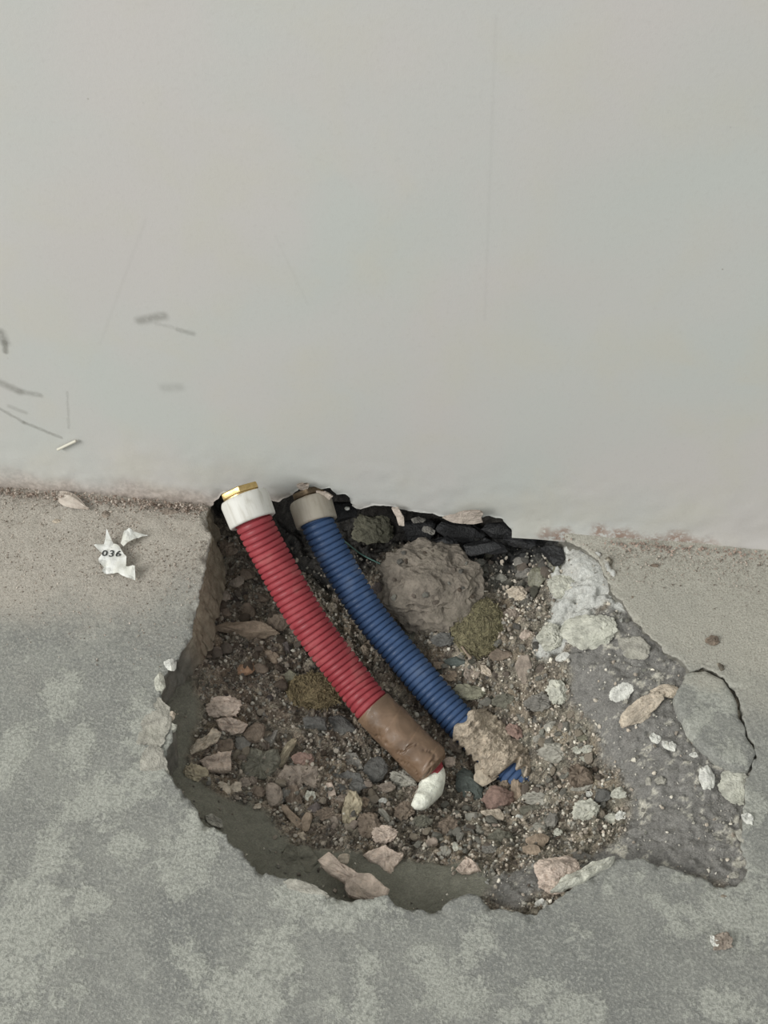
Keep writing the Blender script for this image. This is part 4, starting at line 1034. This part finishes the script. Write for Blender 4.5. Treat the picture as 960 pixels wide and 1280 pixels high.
# ------------------------------------------------------------------ mineral wool
def wool(px, py, w, hh, col, label, n, seed, lift):
    r = np.random.default_rng(seed); p = hit(px, py) + view_n(hit(px, py))*lift; s = depth(p)/F_PX
    x, y, nn_ = frame(p, 0, .5, np.array([0, 0, 1.0]))
    root = bpy.data.objects.new('mineral_wool_tuft', None); COL.objects.link(root); root.location = p; root.empty_display_size = .01
    tag(root, label, 'wool')
    me = lump_mesh('wool_mat', w*s*.95, hh*s*.98, .013, seed, 5, .62)
    wm_ = rock_mat('wool_'+str(seed), col, var=.45, scale=260, bump=1.0)
    o = link('wool_mat', me, wm_, root)
    o.matrix_basis = Matrix(((x[0], y[0], nn_[0], 0), (x[1], y[1], nn_[1], 0), (x[2], y[2], nn_[2], 0), (0, 0, 0, 1)))
    V = []; Fc = []
    for k in range(n):
        a = r.uniform(0, 2*math.pi); q = math.sqrt(r.uniform(0, 1)); hz = math.sqrt(max(.02, 1-q*q))
        b0 = np.array([math.cos(a)*q*w*s*.45, math.sin(a)*q*hh*s*.45, .0064*hz])
        nl = np.array([b0[0]/(w*s*.45)**2, b0[1]/(hh*s*.45)**2, b0[2]/.0064**2]); nl /= np.linalg.norm(nl)
        fl = fbm(np.array([[b0[0], b0[1], 0]]), 60, 2, seed)[0]*6
        dr = np.array([math.cos(fl)+r.normal()*.5, math.sin(fl)+r.normal()*.5, 0]); dr -= nl*(dr@nl); dr += nl*r.normal()*(.12 if r.uniform() < .85 else .5); dr /= np.linalg.norm(dr)
        cu = r.normal(size=3)*30; cu -= nl*(cu@nl); L = r.uniform(.004, .012); rad = r.uniform(.00012, .00030)
        b0 = b0 + nl*r.uniform(-.0006, .0012); pr = []
        for j in range(6):
            t = j/5-.5; pr.append(b0+dr*L*t+cu*(L*t)**2*1.2-nl*(L*t)**2*25)
        for j, c in enumerate(pr):
            s0 = len(V)
            for g_ in range(3):
                V.append(c + rad*np.array([math.cos(g_*2.09), math.sin(g_*2.09), math.sin(g_*2.09+.7)]))
            if j:
                for g_ in range(3): Fc.append((s0-3+g_, s0-3+(g_+1) % 3, s0+(g_+1) % 3, s0+g_))
    o2 = link('fibres', mesh('fibres', V, Fc, True), wm_, root); o2.matrix_basis = o.matrix_basis; o2['kind'] = 'stuff'
wool(597, 783, 72, 84, (136, 129, 102), 'yellow mineral wool tuft below the large brownish concrete lump', 2600, 401, .006)
wool(394, 864, 76, 48, (130, 117, 90), 'brown mineral wool tuft poking out under the red pipe', 1800, 402, .008)

# ------------------------------------------------------------------ thread and twig
def thread(name, pts3, rad, mat, label, cat):
    pa = Path(pts3); us = np.linspace(0, pa.L, 40); o = link(name, sweep(name, pa, us, np.full(40, rad), 8), mat); tag(o, label, cat); return o
m = NT('green_thread'); m.set('Roughness', .4); m.color(lin((110, 150, 140)))
a = aty(430, 676, -.016); b_ = hit(452, 693)+view_n(hit(452, 693))*.012; c = hit(478, 706)+view_n(hit(478, 706))*.006
thread('green_thread', [a, b_, c], .00055, m.m, 'thin green thread stretched from the blue pipe to the large brownish lump', 'thread')
thread('twig', [hit(577, 808)+view_n(hit(577, 808))*.009, hit(582, 815)+view_n(hit(582, 815))*.008, hit(589, 823)+view_n(hit(589, 823))*.005], .0009, M('tan'), 'short tan twig at the lower left of the yellow wool', 'twig')

# ------------------------------------------------------------------ crumpled paper tag with its number
m = NT('paper'); m.set('Roughness', .75); nA = m.noise(90, 4); m.color(m.mix(m.mr(nA, .35, .7), lin((226, 226, 222)), lin((205, 204, 194))))
PAPER = m.m
def crumple(name, pts, lifts, parent, mat, seed, base):
    """thin sheet with a measured outline, folded so that its corners lift from the floor"""
    o = np.array([atz(px, py, 0)[:2] for px, py in pts]); lifts = np.array(lifts, float)/1000
    P = densify(o, .0016, True); sdp = None
    bb0, bb1 = P.min(0), P.max(0); g_ = grid_pts(bb0[0], bb1[0], bb0[1], bb1[1], .0014); g_ = g_[sdf_poly(g_, P) < -.0006]
    res = delaunay_2d_cdt([Vector(q) for q in np.vstack([P, g_]).tolist()], [], [list(range(len(P)))], 1, 1e-7)
    V = np.array([tuple(q) for q in res[0]]); d = np.sqrt(((V[:, None]-o[None])**2).sum(2)); w = 1/(d+.0012)**2.4
    zz = (w*lifts[None]).sum(1)/w.sum(1) + np.abs(fbm(V, 130, 2, seed))*.0030 + .0022
    n = len(V); Fc = [tuple(f) for f in res[2]]
    VV = np.vstack([np.column_stack([V, zz]), np.column_stack([V, zz-.0002])])
    FF = Fc+[tuple(q+n for q in f[::-1]) for f in Fc]
    VV = VV-base
    return link(name, mesh(name, VV, FF, False), mat, parent), V, zz
base = atz(148, 700, 0)
tagr = bpy.data.objects.new('paper_tag', None); COL.objects.link(tagr); tagr.location = base; tagr.empty_display_size = .01
tag(tagr, 'crumpled white paper tag with a printed number on the sandy floor', 'paper')
sheet, SV, SZ = crumple('sheet', [(119, 688), (131, 685), (136, 671), (143, 684), (151, 689), (155, 696), (160, 703), (159, 714), (171, 717), (170, 729), (160, 727), (149, 721), (134, 721), (129, 720), (131, 713), (125, 708), (124, 702), (130, 697)],
        [3, 1, 7, 2, 2, 3, 5, 3, 7, 1, 3, 1, 1, 3, 1, 4, 1, 2], tagr, PAPER, 501, base)
flap, _, _ = crumple('torn_flap', [(152, 684), (158, 674), (164, 671), (172, 673), (186, 673), (174, 678), (163, 684), (156, 689)], [2, 8, 9, 5, 1, 2, 5, 3], tagr, PAPER, 502, base)
m = NT('print_ink'); m.set('Roughness', .8); m.color(lin((52, 54, 52))); INK = m.m
fc = bpy.data.curves.new('printed_number', 'FONT'); fc.body = '036'; fc.size = .0076; fc.offset = .00012; fc.align_x = 'CENTER'; fc.align_y = 'CENTER'; fc.space_character = 1.12; fc.resolution_u = 3
to = bpy.data.objects.new('txt', fc); COL.objects.link(to)
bpy.context.view_layer.update()
tm = bpy.data.meshes.new_from_object(to.evaluated_get(bpy.context.evaluated_depsgraph_get()))
bpy.data.objects.remove(to)
bmm = bmesh.new(); bmm.from_mesh(tm); bmesh.ops.triangulate(bmm, faces=bmm.faces)
bmesh.ops.subdivide_edges(bmm, edges=[e for e in bmm.edges if e.calc_length() > .0011], cuts=2, use_grid_fill=False)
bmesh.ops.triangulate(bmm, faces=bmm.faces)
tc0 = atz(140, 694.5, .0035)
for v in bmm.verts:
    q = np.array([v.co.x*1.22, v.co.y]); a = math.radians(3); q = np.array([q[0]*math.cos(a)-q[1]*math.sin(a), q[0]*math.sin(a)+q[1]*math.cos(a)]) + tc0[:2]
    dd = ((SV-q)**2).sum(1); kk = np.argsort(dd)[:6]; ww = 1/(dd[kk]+1e-8); zz = float(np.max(SZ[kk]))
    v.co = Vector((q[0]-base[0], q[1]-base[1], zz+.0003-base[2]))
bmm.to_mesh(tm); bmm.free(); tm.name = 'printed_number'
link('printed_number', tm, INK, tagr)['label'] = 'black printed number 036'

# ------------------------------------------------------------------ dried leaf by the wall, straw on the wall, bits on the floor
def leaf_obj():
    p = atz(93, 632, 0); s = depth(p)/F_PX; V = []; NU, NV = 22, 11
    ax = atz(114, 640, 0)-atz(75, 622, 0); L = np.linalg.norm(ax); ax /= L; sd2 = np.array([-ax[1], ax[0], 0])
    for k in range(NU):
        u = k/(NU-1); hw = .0066*(math.sin(math.pi*min(1, u*1.03+.06))**.75)*(1.12-u*.7)
        for j in range(NV):
            v = j/(NV-1)*2-1
            V.append(ax*(u-.5)*L + sd2*hw*v*1.05 + np.array([0, 0, .004+.0035*(1-v*v)*math.sin(math.pi*u)+.0012*math.sin(v*7)*.4 + .002*(v if v > 0 else 0)]))
    n = len(V); V = np.array(V); V = np.vstack([V, V-np.array([0, 0, .0008])]); Fc = []
    for k in range(NU-1):
        for j in range(NV-1):
            f = (k*NV+j, (k+1)*NV+j, (k+1)*NV+j+1, k*NV+j+1); Fc.append(f); Fc.append(tuple(q+n for q in f[::-1]))
    m = NT('dry_leaf'); m.set('Roughness', .8); nA = m.noise(150, 4, .6, .5); m.color(m.mix(m.mr(nA, .3, .7), lin((196, 186, 174)), lin((166, 154, 142)))); m.normal(m.bump(nA, .5, .001))
    o = link('dry_leaf', mesh('dry_leaf', V, Fc, True), m.m); o.location = p; tag(o, 'pale dry leaf lying at the foot of the wall on the left', 'leaf')
leaf_obj()
m = NT('straw'); m.set('Roughness', .6); m.color(lin((206, 202, 188)))
a = aty(72, 562, -.0026); b_ = aty(95, 551, -.0026)
thread('straw', [a, (a+b_)/2, b_], .0011, m.m, 'pale straw stuck to the wall above the dry leaf', 'straw')
stone('floor_stone', 'lump', 903, 1178, 26, 24, 20, 'taupe', 'small brownish stone alone on the lower right floor', 'stone')
stone('floor_chip', 'flake', 893, 1176, 9, 14, 30, 'white', 'white chip against the small brownish floor stone', 'flake', lift=1.2)
stone('floor_crumb', 'lump', 891, 801, 16, 15, 0, 'brown', 'dusty brown crumb on the sandy floor right of the hole', 'crumb', th=.005)
stone('floor_crumb', 'chunk', 818, 707, 9, 5, 0, 'brown', 'tiny dark crumb on the floor near the wall on the right', 'crumb')
stone('floor_crumb', 'lump', 132, 643, 9, 10, 0, 'taupe', 'little crumb right of the dry leaf', 'crumb')
stone('floor_crumb', 'lump', 72, 652, 12, 8, 0, 'beige', 'beige crumb below the dry leaf', 'crumb')
stone('floor_crumb', 'lump', 212, 640, 22, 12, 0, 'taupe', 'longish crumb at the wall between the paper tag and the hole', 'crumb', th=.006)
stone('floor_crumb', 'lump', 232, 637, 14, 10, 0, 'taupe', 'crumb at the wall right of the longish one', 'crumb', th=.005)

# torn plaster skins still hanging on the wall edge: parts of the wall
PL = rock_mat('plaster_skin', (190, 178, 166), k=1.1, var=.15)
def skin(pts, lifts, seed, lab):
    o = np.array([aty(px, py, 0)[[0, 2]] for px, py in pts]); P = densify(o, .0014, True)
    b0, b1 = P.min(0), P.max(0); g_ = grid_pts(b0[0], b1[0], b0[1], b1[1], .0014); g_ = g_[sdf_poly(g_, P) < -.0005]
    res = delaunay_2d_cdt([Vector(q) for q in np.vstack([P, g_]).tolist()], [], [list(range(len(P)))], 1, 1e-7)
    V = np.array([tuple(q) for q in res[0]]); d = np.sqrt(((V[:, None]-o[None])**2).sum(2)); w = 1/(d+.001)**2.5
    yy = -((w*np.array(lifts)[None]/1000).sum(1)/w.sum(1)) - .0032 - .0006*fbm(V, 200, 2, seed); n = len(V); Fc = [tuple(f) for f in res[2]]
    VV = np.vstack([np.column_stack([V[:, 0], yy, V[:, 1]]), np.column_stack([V[:, 0], yy+.0009, V[:, 1]])])
    o_ = link('plaster_flake', mesh('plaster_flake', VV, Fc+[tuple(q+n for q in f[::-1]) for f in Fc], False), PL, wall); o_['label'] = lab
skin([(553, 641), (575, 632), (601, 624), (605, 631), (602, 640), (604, 647), (585, 648), (566, 645)], [2, 4, 8, 6, 3, 2, 3, 3], 601, 'pinkish torn plaster flap')
skin([(490, 630), (498, 627), (506, 635), (507, 645), (500, 647), (496, 638)], [1, 3, 6, 7, 5, 3], 602, 'curled plaster tip')
skin([(372, 600), (380, 594), (388, 598), (386, 606), (376, 608)], [2, 5, 3, 1, 1], 603, 'whitish torn paint curl')
skin([(396, 608), (408, 606), (418, 611), (412, 617), (402, 618)], [2, 4, 5, 4, 3], 604, 'whitish torn paint lip')

# cracked plate of the slab on the right: a part of the floor, split off by a fine crack
PLT = [(857, 842), (880, 838), (905, 850), (921, 880), (924, 898), (935, 922), (944, 942), (936, 962), (916, 961), (893, 946), (873, 930), (859, 910), (849, 888), (842, 871), (850, 860)]
ol = np.array([atz(x, y, 0)[:2] for x, y in PLT]); cpl = ol.mean(0)
P = densify(ol, .002, True); P += np.column_stack([fbm(P, 120, 3, 611), fbm(P, 120, 3, 612)])*.0015
g_ = grid_pts(P[:, 0].min(), P[:, 0].max(), P[:, 1].min(), P[:, 1].max(), .0026); g_ = g_[sdf_poly(g_, P) < -.0010]
res = delaunay_2d_cdt([Vector(q) for q in np.vstack([P, g_]).tolist()], [], [list(range(len(P)))], 1, 1e-7)
V = np.array([tuple(q) for q in res[0]]); e_ = np.clip(1+sdf_poly(V, P)/.003, 0, 1)
zz = (V@np.array([-.012, .018]))*.3 + fbm(V, 110, 3, 613)*.0006 - e_*.0009
zz += .0008-zz.mean()
bnd = [int(np.argmin(((V-q)**2).sum(1))) for q in P]; n = len(V)
VV = np.vstack([np.column_stack([V, zz]), np.column_stack([V[bnd], zz[bnd]-.010])]); Fc = [tuple(f) for f in res[2]]
for k in range(len(bnd)):
    k2 = (k+1) % len(bnd); Fc.append((bnd[k], bnd[k2], n+k2, n+k))
me = mesh('cracked_plate', VV, Fc, True)
XY = VV[:, :2]
pp = 1.5*np.maximum(np.maximum(blob(878, 852, 66, 30, -15), blob(905, 865, 56, 36, -40)), np.maximum(blob(868, 905, 20, 76, -48)*.9, blob(915, 940, 40, 24, -40)*.7))
set_col(me, 'msk', np.column_stack([np.clip(.05+.75*blob(885, 850, 70, 30, -15), 0, 1), pp, XY[:, 0]*0])); set_col(me, 'msk2', np.column_stack([XY[:, 0]*0, XY[:, 0]*0+1, XY[:, 0]*0]))
o = link('cracked_plate', me, mat_floor, floor); tag(o, 'cracked grey plate of the slab lifted beside the hole')

# ------------------------------------------------------------------ countable crumbs: shared shapes, each its own object
shapes = [chunk_mesh('pebble_shape', 1, r_, t_, 700+k, 2, 9, .07) for k, (r_, t_) in enumerate(((.9, .7), (.7, .6), (.8, .5), (.55, .45), (.95, .8)))]
flat_ = [chunk_mesh('pebble_shape', 1, r_, t_, 720+k, 2, 9, .07) for k, (r_, t_) in enumerate(((.6, .25), (.8, .22), (.45, .3)))]
variants = {}
CN = dict(brown='brown', taupe='taupe', purple='purplish', tan='tan', beige='beige', pink='pinkish', grey='grey', palegrey='pale grey', olive='olive', cream='cream', white='white', sand='sandy')
def variant(k, flat, col):
    key_ = (k, flat, col)
    if key_ not in variants:
        me = (flat_ if flat else shapes)[k].copy(); me.name = 'crumb'; me.materials.append(M(col)); variants[key_] = me
    return variants[key_]
def scatter(n, regions, cols, name, label, group, smin, smax, flat=.25, seed=0):
    r = np.random.default_rng(seed); k = 0; tries = 0
    while k < n and tries < n*60:
        tries += 1
        px, py, rx, ry = regions[r.integers(len(regions))]
        a = r.uniform(0, 2*math.pi); q = math.sqrt(r.uniform()); x_, y_ = px+math.cos(a)*q*rx, py+math.sin(a)*q*ry
        p = hit(x_, y_)
        if sdf_poly(p[None, :2], hole_poly)[0] > -.004: continue
        fl = r.uniform() < flat; me = variant(int(r.integers(3 if fl else 5)), fl, cols[r.integers(len(cols))])
        s = (smin+(smax-smin)*r.uniform()**1.8)*depth(p)/F_PX
        o = bpy.data.objects.new(name, me); COL.objects.link(o); cn = CN[me.materials[0].name[7:]]
        nu = slope_n(p[0], p[1])+r.normal(size=3)*.3; nu /= np.linalg.norm(nu)
        x, y, nn_ = frame(p, r.uniform(0, 360), .2, nu)
        p = p + nn_*s*(.10 if fl else .2)
        place(o, p, x*s, y*s, nn_*s); tag(o, label.replace('COL', cn), 'crumb', cn+' '+group); k += 1
scatter(60, [(290, 730, 35, 60), (300, 830, 55, 45), (350, 850, 40, 50), (330, 780, 50, 40)], ['brown', 'taupe', 'brown', 'purple', 'tan'], 'rubble_crumb', 'small COL rubble crumb in the shaded heap left of the red pipe', 'crumbs in the heap left of the red pipe', 5, 12, .3, 801)
scatter(70, [(340, 960, 70, 50), (430, 1010, 70, 35), (390, 1020, 60, 30), (470, 1010, 40, 50)], ['taupe', 'beige', 'pink', 'brown', 'grey'], 'rubble_crumb', 'small COL rubble crumb in the heap below the red pipe', 'crumbs in the heap below the red pipe', 4.5, 11, .4, 802)
scatter(75, [(590, 1035, 60, 35), (680, 1020, 70, 45), (700, 950, 45, 60), (740, 1000, 45, 45)], ['grey', 'palegrey', 'taupe', 'brown', 'olive', 'cream'], 'rubble_crumb', 'small COL rubble crumb in the heap below the blue pipe', 'crumbs in the heap below the blue pipe', 4.5, 11, .35, 803)
scatter(45, [(610, 700, 45, 25), (640, 730, 50, 45), (640, 880, 40, 60), (580, 850, 40, 30), (520, 740, 50, 45)], ['grey', 'taupe', 'olive', 'palegrey'], 'rubble_crumb', 'small COL crumb among the lumps right of the blue pipe', 'crumbs right of the blue pipe', 4.5, 11, .2, 804)
scatter(60, [(790, 985, 30, 45), (760, 950, 25, 60), (800, 850, 45, 40), (850, 1000, 60, 50), (780, 1045, 30, 20)], ['white', 'palegrey', 'cream'], 'screed_crumb', 'tiny COL crumb on the dark screed', 'crumbs on the dark screed', 2.5, 6.5, .5, 805)

CN['dkgrey'] = 'dark grey'
# crumbs lying on the large concrete lump
bpy.context.view_layer.update(); r = np.random.default_rng(821); inv = CL.matrix_world.inverted(); k = 0
while k < 18:
    a = r.uniform(0, 2*math.pi); q_ = math.sqrt(r.uniform()); d = ray(536+math.cos(a)*q_*58, 732+math.sin(a)*q_*50)
    ok_, lo_, ln_, _ = CL.ray_cast(inv @ Vector(CAM), (inv.to_3x3() @ Vector(d)).normalized())
    if not ok_: continue
    p = np.array(CL.matrix_world @ lo_); nv_ = np.array((CL.matrix_world.to_3x3() @ ln_).normalized()); s_ = r.uniform(4, 10)*depth(p)/F_PX
    if p[2] < H(p[0], p[1]): k += 1; continue
    cl_ = ('taupe', 'grey', 'palegrey', 'brown')[k % 4]; o = bpy.data.objects.new('rubble_crumb', variant(int(r.integers(5)), False, cl_)); COL.objects.link(o)
    x, y, nn_ = frame(p, r.uniform(0, 360), .1, nv_); place(o, p+nn_*s_*.12, x*s_, y*s_, nn_*s_)
    tag(o, 'small '+CN[cl_]+' crumb lying on the large brownish concrete lump', 'crumb', CN[cl_]+' crumbs on the large concrete lump'); k += 1
scatter(26, [(780, 768, 14, 10), (812, 803, 14, 10), (838, 822, 12, 8)], ['white', 'palegrey'], 'screed_crumb', 'small COL crumb along the upper right rim of the hole', 'crumbs along the upper right rim', 3, 8, .4, 831)
scatter(34, [(610, 1090, 30, 16), (650, 1095, 30, 22), (575, 1080, 20, 8)], ['white', 'palegrey', 'palegrey', 'taupe'], 'screed_crumb', 'small COL crumb on the grey screed lip along the near rim', 'crumbs on the grey screed lip', 3, 8, .5, 832)
scatter(30, [(600, 695, 55, 22), (640, 700, 40, 22), (560, 685, 50, 12)], ['dkgrey', 'grey', 'dkgrey'], 'rubble_crumb', 'small COL crumb in front of the black bitumen', 'crumbs in front of the black bitumen', 5, 11, .2, 806)
scatter(34, [(300, 730, 35, 55), (310, 810, 50, 40), (350, 800, 30, 60)], ['brown', 'taupe', 'brown'], 'rubble_piece', 'medium COL rubble piece in the shaded heap left of the red pipe', 'pieces in the heap left of the red pipe', 11, 19, .2, 811)
scatter(60, [(330, 945, 60, 45), (400, 1005, 80, 35), (300, 930, 50, 50), (470, 1000, 40, 45)], ['taupe', 'beige', 'pink', 'beige', 'sand'], 'rubble_piece', 'medium COL rubble piece in the heap below the red pipe', 'pieces in the heap below the red pipe', 10, 17, .35, 812)
scatter(70, [(570, 1035, 70, 30), (680, 1010, 70, 50), (690, 930, 50, 55), (735, 990, 40, 45)], ['sand', 'palegrey', 'taupe', 'beige', 'palegrey'], 'rubble_piece', 'medium COL rubble piece in the heap below the blue pipe', 'pieces in the heap below the blue pipe', 10, 18, .3, 813)
scatter(40, [(640, 720, 50, 45), (640, 850, 40, 70), (570, 850, 45, 30)], ['taupe', 'grey', 'palegrey', 'olive'], 'rubble_piece', 'medium COL rubble piece among the lumps right of the blue pipe', 'pieces right of the blue pipe', 10, 18, .25, 814)
# ------------------------------------------------------------------ grit, sand and joint crumbs: stuff
OV = np.array([[1, 0, 0], [-1, 0, 0], [0, 1, 0], [0, -1, 0], [0, 0, .8], [0, 0, -.8]]); OF = [(0, 2, 4), (2, 1, 4), (1, 3, 4), (3, 0, 4), (2, 0, 5), (1, 2, 5), (3, 1, 5), (0, 3, 5)]
def grit(name, P, S, Cc, label, cat, seed, parent=None):
    r = np.random.default_rng(seed); n = len(P)
    q = r.normal(size=(n, 4)); q /= np.linalg.norm(q, axis=1)[:, None]; w, x, y, z_ = q.T
    Rm = np.stack([1-2*(y*y+z_*z_), 2*(x*y-z_*w), 2*(x*z_+y*w), 2*(x*y+z_*w), 1-2*(x*x+z_*z_), 2*(y*z_-x*w), 2*(x*z_-y*w), 2*(y*z_+x*w), 1-2*(x*x+y*y)], 1).reshape(n, 3, 3)
    base_v = OV[None]*(1+r.uniform(-.4, .4, (n, 6, 1)))*r.uniform(.6, 1.2, (n, 1, 3))
    V = np.einsum('nij,nkj->nki', Rm, base_v)*S[:, None, None]*.5 + P[:, None, :]
    Fc = (np.array(OF)[None]+np.arange(n)[:, None, None]*6).reshape(-1, 3)
    me = mesh(name, V.reshape(-1, 3), Fc.tolist())
    set_col(me, 'col', np.repeat(np.clip(Cc, 0, .9), 6, axis=0))
    o = link(name, me, GRITM, parent)
    if parent is None: tag(o, label, cat)
    o['kind'] = 'stuff'; return o
m = NT('grit'); m.set('Roughness', .92); m.color(m.attr('col')); GRITM = m.m
r = np.random.default_rng(901)
N = 60000
P2 = np.column_stack([r.uniform(bx0, bx1, N), r.uniform(by0, .02, N)])
fi = np.clip(((P2[:, 1]-by0)/STEP).astype(int), 0, len(gy)-1)*len(gx) + np.clip(((P2[:, 0]-bx0)/STEP).astype(int), 0, len(gx)-1)
clus = sstep(-.25, .3, fbm(P2, 40, 3, 902))
dens = (1-w_white[fi]*.92)*(1-w_clay[fi]*.94)*(1-w_scr[fi]*.80)*(1-w_dark[fi]*.85)*(.25+.75*clus)
ok = (sdf_poly(P2, hole_poly) < -.002) & (r.uniform(size=N) < dens*.8)
P2 = P2[ok]; fi = fi[ok]; n = len(P2)
S = .0007+.0026*r.uniform(size=n)**3; S *= np.where(w_scr[fi] > .5, .7, 1)
hue = np.array([lin(c) for c in ((120, 106, 92), (96, 84, 72), (80, 74, 66), (140, 128, 112), (108, 104, 94), (160, 152, 136), (74, 68, 62))])
hue = hue*.6+hue.mean(1, keepdims=True)*np.array([1.0, .99, .90])*.4
Cc = hue[r.integers(0, len(hue), n)]*(1+.4*sstep(.02, .10, P2[:, 0]))[:, None]*KH*r.uniform(.8, 1.2, (n, 1)); Cc = np.where((w_scr[fi] > .5)[:, None], lin((176, 172, 162))*KH*r.uniform(.6, 1.1, (n, 1)), Cc)
grit('rubble_grit', np.column_stack([P2, H(P2[:, 0], P2[:, 1])+S*.25]), S, Cc, None, None, 903, bed)
# gravel too small to pick apart: angular grains joined into one part of the bed
g2r = np.random.default_rng(951); N = 12000
PG = np.column_stack([g2r.uniform(bx0, bx1, N), g2r.uniform(by0, .005, N)])
fi = np.clip(((PG[:, 1]-by0)/STEP).astype(int), 0, len(gy)-1)*len(gx) + np.clip(((PG[:, 0]-bx0)/STEP).astype(int), 0, len(gx)-1)
ok = (sdf_poly(PG, hole_poly) < -.004) & (g2r.uniform(size=N) < (1-w_clay[fi]*.97)*(1-w_scr[fi]*.93)*(1-w_white[fi]*.97)*(1-w_dark[fi]*.6)); PG = PG[ok]; fi = fi[ok]; n = len(PG)
SG = .0017+.0030*g2r.uniform(size=n)**2
bV, bF = ico(1); protos = []
for k in range(12):
    V = bV.copy()
    for q_ in range(8):
        nv_ = g2r.normal(size=3); nv_ /= np.linalg.norm(nv_); d_ = g2r.uniform(.4, .8); t_ = V@nv_; V = np.where((t_ > d_)[:, None], V-np.outer(t_-d_, nv_), V)
    protos.append(V*g2r.uniform(.6, 1.15, 3)/np.abs(V).max())
VV = []; 
for k in range(n):
    q_ = np.linalg.qr(g2r.normal(size=(3, 3)))[0]; VV.append((protos[k % 12]@q_.T)*SG[k]*.5 + np.array([PG[k, 0], PG[k, 1], H(PG[k, 0], PG[k, 1])+SG[k]*.22]))
Fg = (np.array(bF)[None]+np.arange(n)[:, None, None]*len(bV)).reshape(-1, 3)
me = mesh('rubble_gravel', np.vstack(VV), Fg.tolist())
gc = np.array([lin(c) for c in ((128, 115, 101), (106, 95, 83), (116, 112, 102), (150, 139, 124), (92, 88, 81), (140, 126, 110), (164, 157, 143), (104, 100, 90))])
gc = gc*.6+gc.mean(1, keepdims=True)*np.array([1.0, .99, .90])*.4
set_col(me, 'col', np.repeat(np.clip((1+.5*sstep(.02, .10, PG[:, 0]))[:, None]*gc[g2r.integers(0, 8, n)]*KH*g2r.uniform(.8, 1.15, (n, 1)), 0, .9), len(bV), axis=0))
o = link('rubble_gravel', me, GRITM, bed); o['kind'] = 'stuff'
# sand along the wall joint and on the dusty floor
N = 46000
x_ = r.uniform(-.75, .65, N); y_ = -np.abs(r.normal(0, 1, N))*np.where(x_ < -.05, .060, .022)
P2 = np.column_stack([x_, y_]); ok = (sdf_poly(P2, hole_poly) > .001) & (y_ > -.16) & (r.uniform(size=N) < np.where(x_ < -.04, .9, .35)*sstep(-.75, -.30, x_)*sstep(.65, .30, x_)); P2 = P2[ok]; n = len(P2)
S = .0005+.0014*r.uniform(size=n)**3
Cc = np.array([lin(c) for c in ((178, 166, 154), (160, 148, 136), (196, 186, 174), (120, 110, 99))])[r.integers(0, 4, n)]*r.uniform(.85, 1.1, (n, 1))
grit('floor_sand', np.column_stack([P2, .0006+S*.2+np.where(P2[:, 1] > -.02, .001, 0)]), S, Cc, 'loose sand strewn on the floor in front of the wall', 'sand', 904)
N = 1500; x_ = np.concatenate([hole_w[0, 0]-np.abs(r.normal(0, .17, N)), r.normal(.215, .022, 260), r.normal(.27, .02, 120)]); n = len(x_)
y_ = -.006-np.abs(r.normal(0, .0035, n)); S = .0007+.0028*r.uniform(size=n)**2.5
z_ = np.clip(.001+r.uniform(0, .006, n)*(1+.6*fbm(np.column_stack([x_, x_*0]), 30, 3, 906)), .001, .01)
Cc = np.array([lin(c) for c in ((170, 156, 144), (150, 134, 122), (188, 176, 164), (126, 110, 98))])[r.integers(0, 4, n)]
Cc[N:] = lin((158, 140, 128))*r.uniform(.7, 1.3, (n-N, 1))
grit('joint_crumbs', np.column_stack([x_, y_, z_]), S, Cc, 'pinkish plaster crumbs lying along the joint of wall and floor', 'crumbs', 907)
bpy.context.view_layer.update()
